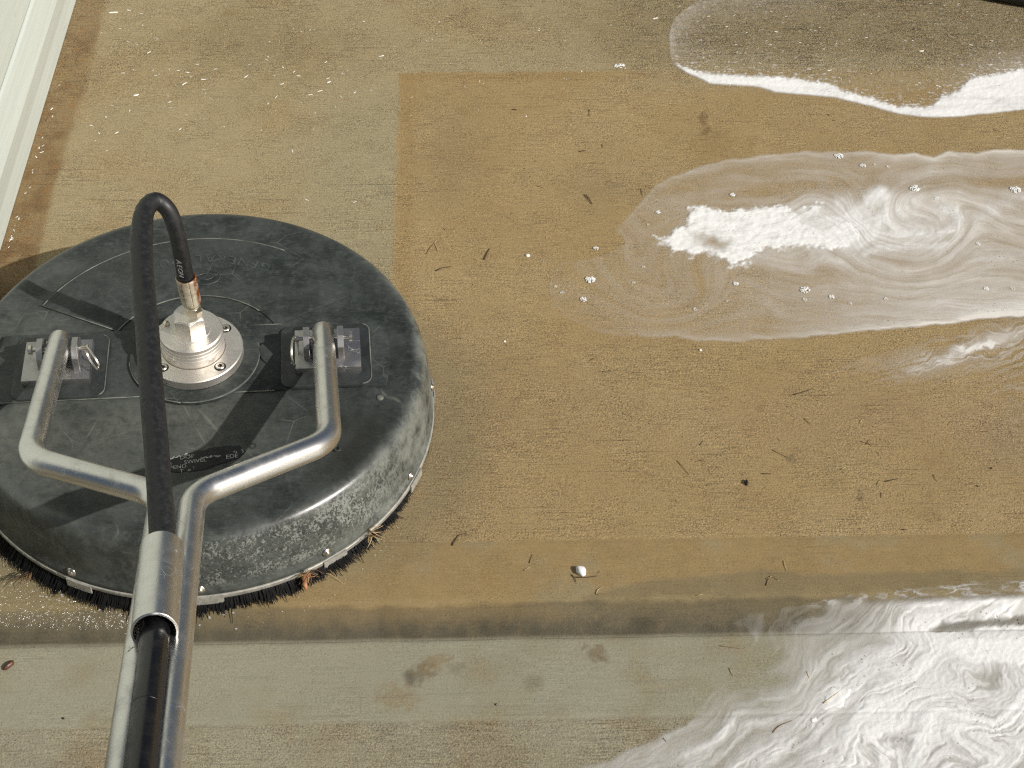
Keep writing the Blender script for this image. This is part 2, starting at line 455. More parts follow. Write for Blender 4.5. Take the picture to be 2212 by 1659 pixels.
def ferrule_material():
    k = NT('rusty_ferrule')
    n = k.noise(160, 6, 0.75)
    c = k.mix(k.ramp(n, 0.48, 0.66), C4(lit(214, 206, 182)), C4(lit(150, 140, 116)))
    sp = k.coord(); sx = k.n('ShaderNodeSeparateXYZ'); k.l(sp, sx.inputs[0])
    rm = k.math('MULTIPLY', k.attr('rust'), k.ramp(k.noise(90, 5, 0.7), 0.34, 0.56))
    c = k.mix(rm, c, C4(lit(120, 62, 24)))
    k.l(c, k.p.inputs['Base Color'])
    k.set(Metallic=k.math('MULTIPLY', k.math('SUBTRACT', 1.0, rm), 0.2), Roughness=0.48)
    k.l(k.bump(n, 0.35, 0.0005), k.p.inputs['Normal'])
    return k.m
MAT_FERRULE = ferrule_material()

def paint_material():
    k = NT('cream_paint')
    wood = k.noise(1.0, 4, 0.6, k.coord((300, 5, 300)))
    dirt = k.ramp(k.noise(1.0, 4, 0.7, k.coord((40, 14, 40))), 0.62, 0.74)
    c = k.mix(k.ramp(wood, 0.3, 0.7), C4(lit(201, 209, 200)), C4(lit(212, 219, 211)))
    c = k.mix(k.math('MULTIPLY', dirt, 0.22), c, C4(lit(150, 140, 112)))
    sp = k.voro(38, k.coord((1, 0.6, 1))).outputs['Distance']
    spm = k.math('MULTIPLY', k.ramp(sp, 0.05, 0.09, 1, 0), k.ramp(k.noise(9, 2), 0.54, 0.6))
    c = k.mix(k.math('MULTIPLY', spm, 0.75), c, C4(lit(120, 110, 86)))
    k.l(c, k.p.inputs['Base Color']); k.set(Roughness=0.5)
    k.l(k.bump(wood, 0.25, 0.0006), k.p.inputs['Normal'])
    return k.m
MAT_PAINT = paint_material()

def foam_material(name, film=(0.62, 0.56, 0.46), white=(0.86, 0.86, 0.84)):
    k = NT(name)
    d = k.attr('dens'); w = k.attr('white')
    fl = k.n('ShaderNodeAttribute'); fl.attribute_name = 'flow'
    mp = k.n('ShaderNodeMapping'); mp.inputs['Scale'].default_value = (1, 1, 1); k.l(fl.outputs['Vector'], mp.inputs[0])
    st = k.noise(1.0, 5, 0.6, mp.outputs[0])
    st2 = k.noise(3.1, 4, 0.6, mp.outputs[0])
    ridge = k.math('SUBTRACT', 1.0, k.math('MULTIPLY', k.math('ABSOLUTE', k.math('SUBTRACT', st, 0.5)), 9.0), clamp=True)
    ridge2 = k.math('SUBTRACT', 1.0, k.math('MULTIPLY', k.math('ABSOLUTE', k.math('SUBTRACT', st2, 0.52)), 11.0), clamp=True)
    fine = k.noise(520, 4, 0.7)
    hole = k.voro(150); hm = k.math('MULTIPLY', k.ramp(hole.outputs['Distance'], 0.12, 0.2, 1, 0), k.ramp(k.noise(30, 2), 0.54, 0.64))
    thin = k.math('MULTIPLY', d, k.math('SUBTRACT', 1.0, k.math('MULTIPLY', w, 0.75)))
    a = k.math('ADD', d, k.math('MULTIPLY', k.math('SUBTRACT', st, 0.5), k.math('MULTIPLY', thin, 0.9)))
    a = k.math('ADD', a, k.math('MULTIPLY', ridge, k.math('MULTIPLY', thin, 0.15)))
    a = k.math('SUBTRACT', a, k.math('MULTIPLY', ridge2, k.math('MULTIPLY', thin, 0.12)))
    a = k.math('ADD', a, k.math('MULTIPLY', k.math('SUBTRACT', fine, 0.5), k.math('MULTIPLY', d, 0.22)))
    a = k.math('SUBTRACT', a, k.math('MULTIPLY', hm, 0.35))
    a = k.math('MULTIPLY', a, k.ramp(d, 0.0, 0.06), clamp=True)
    wf = k.math('ADD', w, k.math('MULTIPLY', ridge, 0.15), clamp=True)
    c = k.mix(wf, C4(film), C4(white))
    c = k.mix(k.math('MULTIPLY', ridge2, k.math('MULTIPLY', w, 0.12)), c, C4(np.array(film) * 0.8))
    k.l(c, k.p.inputs['Base Color'])
    k.set(Roughness=k.math('ADD', 0.28, k.math('MULTIPLY', w, 0.35)))
    k.p.inputs['Specular IOR Level'].default_value = 0.4
    k.l(a, k.p.inputs['Alpha'])
    h = k.math('ADD', k.math('MULTIPLY', fine, 0.4), k.math('MULTIPLY', k.noise(130, 4, 0.6), 0.6))
    h = k.math('ADD', h, k.math('MULTIPLY', st, 0.25)); h = k.math('SUBTRACT', h, k.math('MULTIPLY', hm, 0.8))
    k.l(k.bump(h, k.math('ADD', 0.08, k.math('MULTIPLY', w, 0.22)), 0.0012), k.p.inputs['Normal'])
    return k.m
MAT_FOAM = foam_material('soap_foam', (0.68, 0.62, 0.53))
MAT_FOAM_GREY = foam_material('grey_soap_foam', (0.66, 0.645, 0.595))
MAT_BUB = simple('bubble_foam', (0.84, 0.84, 0.81), 0.4, 0, 0.06, 300, 0.3, 600)
MAT_FLECK = simple('soap_fleck', (0.80, 0.79, 0.72), 0.5, 0, 0.1, 300)
MAT_TWIG = [simple('dark_twig', (0.055, 0.032, 0.014), 0.7, 0, 0.4, 200), simple('straw', (0.50, 0.38, 0.20), 0.6, 0, 0.3, 200), simple('brown_needle', (0.20, 0.115, 0.045), 0.65, 0, 0.4, 200)]
MAT_PEB_W = simple('white_pebble', (0.80, 0.80, 0.78), 0.6, 0, 0.08, 120, 0.5, 300, 0.001)
MAT_PEB_B = simple('black_pebble', (0.012, 0.010, 0.009), 0.3, 0, 0.3, 200)
MAT_SEED = simple('seed_husk', (0.085, 0.03, 0.014), 0.45, 0, 0.4, 300)
MAT_LEAF = simple('rust_leaf', (0.36, 0.17, 0.075), 0.6, 0, 0.3, 200)

def water_material():
    k = NT('water_film')
    t = k.t
    for nd in (k.p,): t.nodes.remove(nd)
    gl = t.nodes.new('ShaderNodeBsdfGlossy'); gl.inputs['Roughness'].default_value = 0.16
    tr = t.nodes.new('ShaderNodeBsdfTransparent'); tr.inputs['Color'].default_value = (0.98, 0.97, 0.95, 1)
    h = k.noise(150, 4, 0.6, None, 0.8)
    b = k.bump(h, 1.0, 0.005)
    t.links.new(b, gl.inputs['Normal'])
    mx = t.nodes.new('ShaderNodeMixShader')
    mx.inputs[0].default_value = 0.09; t.links.new(tr.outputs[0], mx.inputs[1]); t.links.new(gl.outputs[0], mx.inputs[2])
    t.links.new(mx.outputs[0], k.out.inputs['Surface'])
    return k.m
MAT_WATER = water_material()
MAT_DROP = NT('water_drop').set(Roughness=0.04).m
MAT_DROP.node_tree.nodes['Principled BSDF'].inputs['Base Color'].default_value = (0.95, 0.95, 0.93, 1)
MAT_DROP.node_tree.nodes['Principled BSDF'].inputs['Alpha'].default_value = 0.24

# ------------------------------------------------------------------ ground: slab, tooled edge step, lower slab
Y_SM, Y_S0, Y_S1, Y_BE = -0.181, -0.272, -0.302, -0.402
DROP = 0.014
def ground_z(X, Y):
    wob = 0.0022 * pn(X * 14, Y * 0 + 3.1, 5)
    t = np.clip((Y_S0 + 0.004 + wob - Y) / (Y_S0 - Y_S1 + 0.004), 0, 1)
    z = -DROP * (1 - np.cos(t * math.pi / 2) ** 1.0) * 0.55 - DROP * 0.45 * t
    z = z + 0.0012 * np.exp(-((Y - Y_S1 + 0.001) / 0.0022) ** 2) * 0
    z = z - 0.0014 * np.exp(-((Y - Y_S1) / 0.0016) ** 2)
    z = z - 0.0006 * np.exp(-((Y - Y_SM) / 0.002) ** 2) - 0.0006 * np.exp(-((Y - Y_BE) / 0.002) ** 2)
    return z
def lerp(a, b, f): return a + (b - a) * f[..., None]
def ground_colour(X, Y):
    px, py = to_picture(X, Y)
    n1 = fbm(X * 6, Y * 6, 4, 1); n2 = fbm(X * 22, Y * 22, 4, 2); n3 = fbm(X * 60, Y * 60, 3, 3)
    tan = lit(166, 150, 115)
    col = np.broadcast_to(tan, X.shape + (3,)).copy()
    col = lerp(col, lit(160, 139, 99), sst(-0.15, 0.45, n1) * 0.55)
    col = lerp(col, lit(160, 151, 120), sst(0.02, 0.15, X) * sst(0.78, 0.55, Y) * 0.7)
    # upper right is greyer, darker grit
    col = lerp(col, lit(140, 126, 94), sst(0.35, 0.75, X) * sst(0.70, 0.80, Y + 0.02 * n1) * 0.75)
    col = lerp(col, lit(140, 124, 90), np.exp(-((blob(px, py, 560, 90, 190, 70, 0, 0.4)) ** 2)) * 0.6)
    # unwashed brown field right of a straight edge, below a straight edge
    wob = 0.0032 * n2 + 0.0016 * n3
    xe = 0.2072 + wob; ye = 0.7255 + wob * 1.5 + 0.006 * sst(0.55, 0.9, X) * n1
    br = sst(-0.002, 0.003, X - xe) * sst(-0.002, 0.004, ye - Y)
    br = br * (1 - 0.55 * sst(0.50, 0.62, X) * sst(0.655, 0.70, Y))
    brown = lerp(np.broadcast_to(lit(167, 143, 100), col.shape).copy(), lit(174, 151, 109), sst(-0.3, 0.4, n1))
    brown = lerp(brown, lit(166, 145, 102), sst(0.1, 0.5, fbm(X * 5, Y * 8, 3, 9)) * sst(0.0, 0.25, 0.12 - Y) * 0.6)
    brown = lerp(brown, lit(150, 121, 73), np.exp(-((X - 0.222) / 0.014) ** 2) * 0.38)
    brown = lerp(brown, lit(150, 121, 73), np.exp(-((Y - 0.712) / 0.012) ** 2) * 0.32)
    brown = lerp(brown, lit(146, 126, 90), np.exp(-blob(px, py, 975, 330, 75, 130, 0, 0.5, 1) ** 2) * 0.55)
    brown = lerp(brown, lit(150, 132, 98), np.exp(-blob(px, py, 1320, 400, 130, 50, 0, 0.5, 2) ** 2) * 0.35)
    brown = lerp(brown, lit(158, 134, 94), np.exp(-blob(px, py, 1150, 880, 260, 110, 0, 0.5, 2) ** 2) * 0.6)
    brown = lerp(brown, lit(152, 132, 96), np.exp(-blob(px, py, 985, 1000, 80, 260, 0.2, 0.5, 3) ** 2) * 0.65)
    brown = lerp(brown, lit(166, 140, 104), np.exp(-blob(px, py, 1900, 900, 330, 60, 0, 0.5, 4) ** 2) * 0.5)
    brown = lerp(brown, lit(160, 140, 108), np.exp(-blob(px, py, 2190, 950, 90, 80, 0, 0.5, 5) ** 2) * 0.6)
    col = lerp(col, brown, br)
    # dirt line left along the wall foot
    wl = sst(0.006, -0.006, X - (-0.262 + 0.006 * n2 + 0.004 * n1))
    wb = lerp(np.broadcast_to(lit(146, 123, 86), col.shape).copy(), lit(126, 100, 66), sst(-0.1, 0.4, n2))
    wb = lerp(wb, lit(146, 110, 66), sst(0.1, 0.5, n3) * 0.7)
    col = lerp(col, wb, wl * (0.75 + 0.25 * sst(0.9, 0.4, Y)))
    # trowelled edge band of the upper slab
    sm = sst(Y_SM + 0.001, Y_SM - 0.001, Y + 0.0006 * n2)
    smc = lerp(np.broadcast_to(lit(163, 140, 98), col.shape).copy(), lit(160, 145, 111), sst(0.0, 0.5, n1 + 0.6 * n2))
    smc = lerp(smc, lit(150, 138, 104), sst(0.16, -0.06, X) * 0.8)
    gm = poly_sd([(1370, 1262), (1440, 1248), (1560, 1242), (1640, 1226), (1800, 1240), (2300, 1226), (2300, 1330), (1300, 1330), (1250, 1290)], px + 10 * n2, py + 10 * n2)
    smc = lerp(smc, lit(142, 128, 96), sst(-6, 8, gm) * 0.85)
    smc = lerp(smc, lit(176, 158, 116), sst(0.014, 0.002, np.abs(Y - (Y_S0 + 0.010)) + 0.014 * (n2 + 0.5)) * 0.5)
    smc = smc * (1 + 0.10 * n3 + 0.06 * n2)[..., None]
    col = lerp(col, smc, sm)
    # greyer washed zone hugging the machine
    rr = np.sqrt((X + 0.008) ** 2 + (Y - 0.008) ** 2)
    wash = sst(0.37, 0.285, rr + 0.035 * n1) * sst(-0.25, -0.05, -Y + 0.05)
    col = lerp(col, lit(142, 130, 100), wash * 0.6 * sst(-0.26, -0.2, Y))
    # tooled slope, dark and damp
    s0 = Y_S0 + 0.003 + 0.006 * n2 + 0.004 * n1 + 0.003 * n3
    sl = 0.55 * sst(s0 + 0.006, s0 - 0.002, Y) + 0.45 * sst(s0 - 0.002, Y_S1 + 0.004, Y)
    sl = np.clip(sl * (1 + 0.25 * n3), 0, 1)
    slc = lerp(np.broadcast_to(lit(94, 88, 71), col.shape).copy(), lit(82, 77, 61), sst(-0.2, 0.4, n2) * 0.7)
    col = lerp(col, slc, sl)
    # lower slab
    lo = sst(Y_S1 + 0.001, Y_S1 - 0.001, Y)
    lc = lerp(np.broadcast_to(lit(163, 159, 137), col.shape).copy(), lit(157, 150, 124), sst(-0.05, 0.5, n1 + 0.5 * n2))
    lc = lerp(lc, lit(152, 138, 106), sst(0.12, 0.5, fbm(X * 11, Y * 11, 4, 14)) * 0.4)
    br2 = sst(Y_BE + 0.002, Y_BE - 0.002, Y + 0.0006 * n2)
    lc = lerp(lc, lerp(np.broadcast_to(lit(162, 155, 131), col.shape).copy(), lit(154, 143, 116), sst(-0.1, 0.4, n1)), br2)
    lc = lerp(lc, lit(136, 124, 98), sst(-0.19, -0.30, X - 0.25 * (Y + 0.3)) * 0.3)
    col = lerp(col, lc, lo)
    # stains
    def stain(cx, cy, rx, ry, a, c, st=0.8, s=0, rag=0.9, f=0.06, e=0.55):
        nonlocal col
        m = sst(1.0, e - 0.15, blob(px, py, cx, cy, rx, ry, a, rag, s, f)) * st * 0.62
        col = lerp(col, c, m)
    stain(1288, 1393, 36, 22, 0.3, lit(112, 86, 56), 0.8, 1); stain(1306, 1408, 18, 6, 0.5, lit(104, 80, 52), 0.8, 2)
    stain(905, 1436, 50, 26, -0.5, lit(106, 94, 72), 0.85, 3); stain(935, 1420, 55, 26, -0.6, lit(140, 114, 70), 0.7, 4)
    stain(885, 1450, 20, 22, -0.5, lit(92, 88, 78), 0.8, 5); stain(1152, 1458, 30, 26, 0, lit(124, 116, 92), 0.7, 6, 0.3)
    stain(860, 1490, 60, 40, 0, lit(150, 126, 84), 0.6, 7); stain(985, 1425, 26, 16, 0, lit(120, 108, 80), 0.6, 16)
    stain(1520, 258, 12, 20, 0.0, lit(96, 74, 48), 0.8, 8); stain(1527, 281, 16, 11, 0, lit(92, 72, 50), 0.8, 9)
    stain(1708, 990, 18, 11, 0.5, lit(112, 98, 72), 0.8, 10); stain(1858, 1070, 8, 18, -0.2, lit(104, 94, 68), 0.7, 11)
    stain(2020, 995, 40, 22, 0, lit(140, 110, 70), 0.5, 12); stain(1642, 880, 12, 16, 0.6, lit(120, 98, 66), 0.6, 13)
    stain(1540, 300, 60, 40, 0, lit(146, 120, 78), 0.5, 14); stain(2010, 1115, 40, 20, 0, lit(128, 110, 70), 0.5, 15)
    stain(1060, 1250, 30, 40, 0, lit(158, 126, 74), 0.4, 17)
    # pits and flecks of dirt, denser in the brown field
    dd = fbm(X * 190, Y * 230, 3, 31, 0.7) - 0.22 * (1 - sst(-0.1, 0.35, fbm(X * 26, Y * 26, 3, 33))) - 0.10 * sst(Y_SM + 0.002, Y_SM - 0.002, Y)
    col = col * (1 - 0.62 * sst(0.40, 0.60, dd) * (0.35 + 0.65 * np.clip(br + wl, 0, 1)))[..., None]
    grain = np.where(Y > Y_SM, 1.0, np.where(Y > Y_BE, 0.22, 0.8)) * (0.85 + 0.5 * n1)
    grain = grain + 0.9 * sst(0.50, 0.66, X) * sst(0.69, 0.75, Y + 0.03 * n2) + 0.35 * sst(0.66, 0.8, Y)
    wet = np.clip(br * 0.5 + sm * 0.6 + lo * 0.2 + 0.3 * n1 - br2 * 0.3, 0, 1)
    return col, grain, wet
def axis(lo, hi, step, far0, far1):
    core = np.arange(lo, hi + 1e-6, step)
    a = lo - np.geomspace(0.05, lo - far0, 16)[::-1]; b = hi + np.geomspace(0.05, far1 - hi, 16)
    return np.concatenate([a, core, b])
gx_ = axis(-0.36, 1.27, 0.0028, -40.0, 40.0)
gyu = np.concatenate([np.arange(Y_S1, 0.98, 0.0028), 0.98 + np.geomspace(0.02, 39, 18)])
gyl = np.concatenate([(-0.50 - np.geomspace(0.02, 39, 18))[::-1], np.arange(-0.50, Y_S1 - 0.0005, 0.0028), [Y_S1]])
for nm, gy_ in (('concrete_floor', gyu), ('concrete_driveway', gyl)):
    X, Y = np.meshgrid(gx_, gy_)
    c_, g_, w_ = ground_colour(X, Y)
    me = grid_mesh(gx_, gy_, ground_z(X, Y), None, nm, {'grain': g_, 'wet': w_}, {'Col': np.clip(c_, 0.01, 0.9)})
    put(nm, me, MAT_CONC, kind='structure')

# ------------------------------------------------------------------ wall with stepped foot trim on the left
def extrude_y(prof, y0, y1):
    bm = bmesh.new()
    a = [bm.verts.new((x, y0, z)) for x, z in prof]; b = [bm.verts.new((x, y1, z)) for x, z in prof]
    n = len(prof)
    for i in range(n): bm.faces.new((a[i], a[(i + 1) % n], b[(i + 1) % n], b[i]))
    bm.faces.new(a[::-1]); bm.faces.new(b)
    return bm
XW = -0.3123
wall = put('wall', None, None, None, 'cream painted wall with stepped foot trim rising along the left edge of the slab', 'wall')
wall.location = (XW, 0, 0)
WY0, WY1 = -0.2985, 4.5
put('foot_trim', mesh_bm(extrude_y([(-0.10, 0.001), (0, 0.001), (0.0005, 0.040), (0.003, 0.0425), (0.0115, 0.088), (0.011, 0.092), (0.002, 0.137), (-0.001, 0.141), (-0.10, 0.141)], WY0, WY1), 'trim', False), MAT_PAINT, wall)
put('wall_panel', mesh_bm(extrude_y([(-0.10, 0.143), (-0.001, 0.143), (0.0005, 0.147), (0.0005, 0.40), (-0.004, 0.404), (-0.004, 2.6), (-0.10, 2.6)], WY0, WY1), 'panel', False), MAT_PAINT, wall)

# ------------------------------------------------------------------ the surface cleaner
root = put('surface_cleaner', None, None, None, 'round black rotary surface cleaner with silver tube handle standing on the concrete', 'surface cleaner')
MROT = Matrix.Rotation(0.03, 4, 'Y') @ Matrix.Rotation(0.02, 4, 'X') @ Matrix.Rotation(0.075, 4, 'Z')
root.matrix_world = Matrix.Translation((-0.008, 0.008, 0.0)) @ MROT
RINV = root.matrix_world.inverted()
def loc3(p): return RINV @ Vector(p)

deck_prof = [(0.262, 0.0235), (0.2705, 0.0235), (0.2722, 0.0250), (0.2722, 0.0310), (0.2706, 0.0330), (0.2700, 0.045), (0.2680, 0.066), (0.2655, 0.082), (0.2636, 0.0915), (0.2618, 0.0968), (0.2598, 0.1005), (0.2574, 0.1032), (0.2545, 0.1052), (0.2505, 0.1066), (0.2460, 0.1072), (0.2420, 0.1071), (0.2350, 0.1062), (0.2270, 0.1047), (0.2200, 0.1042), (0.2150, 0.1048), (0.2100, 0.1064), (0.2040, 0.1076), (0.1900, 0.1080)] + [(r_, 0.1080 + 0.0008 * (0.19 - r_) / 0.19) for r_ in np.arange(0.18, 0.012, -0.012)] + [(0.0, 0.1088)]
NSEG = 240
dbm = lathe_bm(deck_prof, NSEG)
dme = mesh_bm(dbm, 'deck')
co = np.zeros(len(dme.vertices) * 3); dme.vertices.foreach_get('co', co); co = co.reshape(-1, 3)
rr_ = np.hypot(co[:, 0], co[:, 1]); aa = np.degrees(np.arctan2(co[:, 1], co[:, 0]))
side = sst(0.245, 0.262, rr_)
chalk = side * sst(-75, -25, aa) * sst(75, 5, aa) * 1.0 + side * 0.35
fleck = side * sst(-100, -92, aa) * sst(-34, -56, aa) * sst(0.034, 0.046, co[:, 2]) * sst(0.106, 0.094, co[:, 2])
fleck = fleck + side * 0.45 * sst(-58, -46, aa) * sst(-10, -40, aa) * sst(0.11, 0.09, co[:, 2])
lx_, ly_ = co[:, 0], co[:, 1]
nz_ = fbm(lx_ * 14, ly_ * 14, 4, 201)
dust = 0.85 * np.exp(-(((lx_ + 0.03) / 0.17) ** 2 + ((ly_ + 0.115) / 0.085) ** 2)) * (0.75 + 0.6 * nz_)
dust = dust + 0.55 * np.exp(-(((lx_ + 0.19) / 0.08) ** 2 + ((ly_ - 0.0) / 0.16) ** 2)) * (0.7 + 0.8 * nz_)
dust = dust - 1.3 * np.exp(-(((lx_ - 0.165) / 0.060) ** 2 + ((ly_ + 0.135) / 0.065) ** 2)) * (0.9 + 0.5 * nz_)
dust = np.clip(dust, -1, 1)
for n_, v_ in (('chalk', chalk), ('fleck', fleck), ('dust', dust), ('polish', np.exp(-((rr_ - 0.2575) / 0.0055) ** 2))):
    a_ = dme.attributes.new(n_, 'FLOAT', 'POINT'); a_.data.foreach_set('value', v_.astype(np.float32))
deck = put('deck', dme, MAT_DECK, root)

def arc(r, a0, a1, n): return [(r * math.cos(math.radians(a0 + (a1 - a0) * k / n)), r * math.sin(math.radians(a0 + (a1 - a0) * k / n))) for k in range(n + 1)]
def on_deck(name, bm, mat=MAT_DECK, sharp=40, parent=deck): return put(name, mesh_bm(bm, name, True, sharp), mat, parent)
# raised cross band between the brackets
bl = []
for xs_ in (1,):
    a_top = math.degrees(math.asin(0.048 / 0.222)); a_bot = math.degrees(math.asin(-0.057 / 0.222))
    bl = arc(0.222, a_bot, a_top, 8) + arc(0.222, 180 - a_top, 180 - a_bot, 8)
on_deck('cross_band', prism_bm(bl, 0.1045, 0.1104, 0.0011))
# fan shaped raised panel behind
on_deck('fan_panel', prism_bm(arc(0.2035, 27.5, 152, 48) + arc(0.102, 152, 27.5, 36), 0.1055, 0.1101, 0.0012))
on_deck('centre_boss', lathe_bm([(0.0735, 0.1085), (0.0735, 0.1128), (0.0722, 0.1140), (0.062, 0.1143), (0.0, 0.1144)], 96))
def rrect(cx, cy, sx, sy, r, n=6):
    o = []
    for qx, qy, a0 in ((1, -1, -90), (1, 1, 0), (-1, 1, 90), (-1, -1, 180)):
        for k in range(n + 1):
            a = math.radians(a0 + 90 * k / n)
            o.append((cx + qx * (sx / 2 - r) + r * math.cos(a), cy + qy * (sy / 2 - r) + r * math.sin(a)))
    return o
pad_bm = lambda s: prism_bm(rrect(s * 0.1485, -0.008, 0.103, 0.098, 0.012), 0.108, 0.1135, 0.0018)
for s in (-1, 1): on_deck('mounting_pad', pad_bm(s), MAT_PAD)
# narrow raised ridges of paler plastic along some panel edges
def ridge_line(pts, z, w=0.0011):
    return sweep_bm([Vector((x, y, z)) for x, y in pts], w, 6)
rb = bmesh.new()
pad_r = [rrect(s_ * 0.1485, -0.008, 0.1015, 0.0965, 0.0115) for s_ in (-1, 1)]
for pts, z in ((pad_r[0][2:13], 0.1133), (pad_r[1][0:13], 0.1133), (arc(0.2035, 60, 152, 40), 0.1097), (arc(0.102, 45, 152, 30), 0.1097),
               ([(-0.09, 0.0479), (-0.182, 0.097)], 0.1097),
               ([(-0.2145, -0.0572), (0.0, -0.0572)], 0.1096), ([(0.0, -0.0572), (0.09, -0.0572)], 0.1096), ([(0.06, 0.0482), (0.1, 0.0482)], 0.1096),
               (arc(0.0732, -100, 15, 30), 0.1132), (arc(0.0732, -175, -100, 20), 0.1128)):
    sweep_bm([Vector((x, y, z)) for x, y in pts], 0.00075, 6, bm=rb)
put('pale_rim', mesh_bm(rb, 'pale_rim'), MAT_EDGE, deck)
# moulded lettering, read from the far side
items = []
word = 'GENERAL PUMP'
for i, ch in enumerate(word):
    if ch == ' ': continue
    a = math.radians(62 + i * 4.75); r = 0.167
    me = text_mesh(ch, 0.019, 0.0001, 3, 0, 0.00018)
    up = Vector((-math.cos(a), -math.sin(a), 0)); rt = up.cross(Vector((0, 0, 1)))
    M = Matrix(((rt.x, up.x, 0, r * math.cos(a)), (rt.y, up.y, 0, r * math.sin(a)), (0, 0, 1, 0.1103), (0, 0, 0, 1)))
    items.append((me, M))
put('moulded_lettering', join_meshes(items, 'lettering'), MAT_LETTER, deck)
eb = bmesh.new()
sweep_bm([Vector((0.008 + 0.017 * math.cos(t) * (1 - 0.06 * t), 0.134 + 0.0125 * math.sin(t) * (1 - 0.06 * t), 0.1103)) for t in np.linspace(-2.8, 1.6, 30)], 0.0008, 6, bm=eb)
sweep_bm([Vector((0.008 + 0.0085 * math.cos(t), 0.1345 + 0.0055 * math.sin(t), 0.1103)) for t in np.linspace(-2.9, 2.6, 26)] + [Vector((-0.012, 0.1365, 0.1103)), Vector((-0.024, 0.1340, 0.1103))], 0.0008, 6, bm=eb)
put('moulded_emblem', mesh_bm(eb, 'emblem'), MAT_LETTER, deck)
# small rivet dot on the right, dimples near the handle
put('rivet', mesh_bm(lathe_bm([(0.0, 0.1066), (0.003, 0.1064), (0.0042, 0.1056), (0.0042, 0.104)], 20, c=(0.2075, -0.0715)), 'rivet'), MAT_EDGE, deck)
for (dx, dy) in ((0.148, -0.118), (0.158, -0.146), (0.066, -0.137)):
    put('dimple', mesh_bm(lathe_bm([(0.0022, 0.1079), (0.0034, 0.1088), (0.0046, 0.1079)], 18, c=(dx, dy)), 'dimple'), MAT_PAD, deck)
# worn instruction label
lab = [(-0.043, -0.158), (-0.03, -0.1525), (-0.018, -0.149), (-0.004, -0.1445), (0.012, -0.1400), (0.032, -0.1360), (0.052, -0.1370), (0.060, -0.1445), (0.054, -0.1515), (0.044, -0.1565), (0.030, -0.1615), (0.012, -0.1680), (-0.006, -0.1690), (-0.026, -0.1680), (-0.042, -0.1665)]
lab2 = []
for i in range(len(lab)):
    a, b = Vector(lab[i]), Vector(lab[(i + 1) % len(lab)])
    for k in range(6):
        p = a.lerp(b, k / 6); lab2.append((p.x + random.uniform(-.0012, .0012), p.y + random.uniform(-.0009, .0009)))
sticker = on_deck('worn_label', prism_bm(lab2, 0.1070, 0.1090), MAT_STICKER)
def flat_text(s, x, y, size, rot, ):
    me = text_mesh(s, size, 0.0, 3)
    return me, Matrix.Translation((x, y, 0.10925)) @ Matrix.Rotation(rot, 4, 'Z')
tr_ = 0.10
its = [flat_text('DOF', -0.0035, -0.1492, 0.0075, tr_), flat_text('SWIVEL', 0.0055, -0.1556, 0.0072, tr_), flat_text('A', -0.0215, -0.1568, 0.0066, tr_), flat_text('PEND', -0.0125, -0.1627, 0.0072, tr_),
       flat_text('T', -0.0085, -0.1685, 0.0062, tr_ - 0.1), flat_text('o', -0.0008, -0.1675, 0.0062, 0.6), flat_text('r', 0.004, -0.164, 0.005, 0.2), flat_text('EDE', 0.0445, -0.1515, 0.0078, tr_), flat_text('s', 0.0475, -0.1450, 0.0085, 0.9), flat_text('3', 0.0555, -0.1447, 0.0065, 0.3)]
fl_ = []
for k in range(46):                                              # torn white paper backing along the label's edge
    if k < 26: t = k / 25; x = -0.036 + t * 0.034 + random.uniform(-.001, .001); y = -0.1545 + t * 0.0095 + random.uniform(-.0012, .0012)
    else: t = (k - 26) / 19; x = 0.012 + t * 0.020; y = -0.1515 + t * 0.002 + random.uniform(-.0008, .0008)
    a = random.uniform(0, 3); l = random.uniform(.0006, .0022)
    bmf = bmesh.new(); vsx = [bmf.verts.new((l * math.cos(q) * random.uniform(.5, 1.2), .5 * l * math.sin(q) * random.uniform(.5, 1.2), 0)) for q in np.linspace(0, 5.2, 6)]
    bmf.faces.new(vsx); m_ = bpy.data.meshes.new('t'); bmf.to_mesh(m_); bmf.free()
    fl_.append((m_, Matrix.Translation((x, y, 0.10920)) @ Matrix.Rotation(a * 0.3, 4, 'Z')))
put('print', join_meshes(its + fl_, 'print'), MAT_PRINT, sticker)

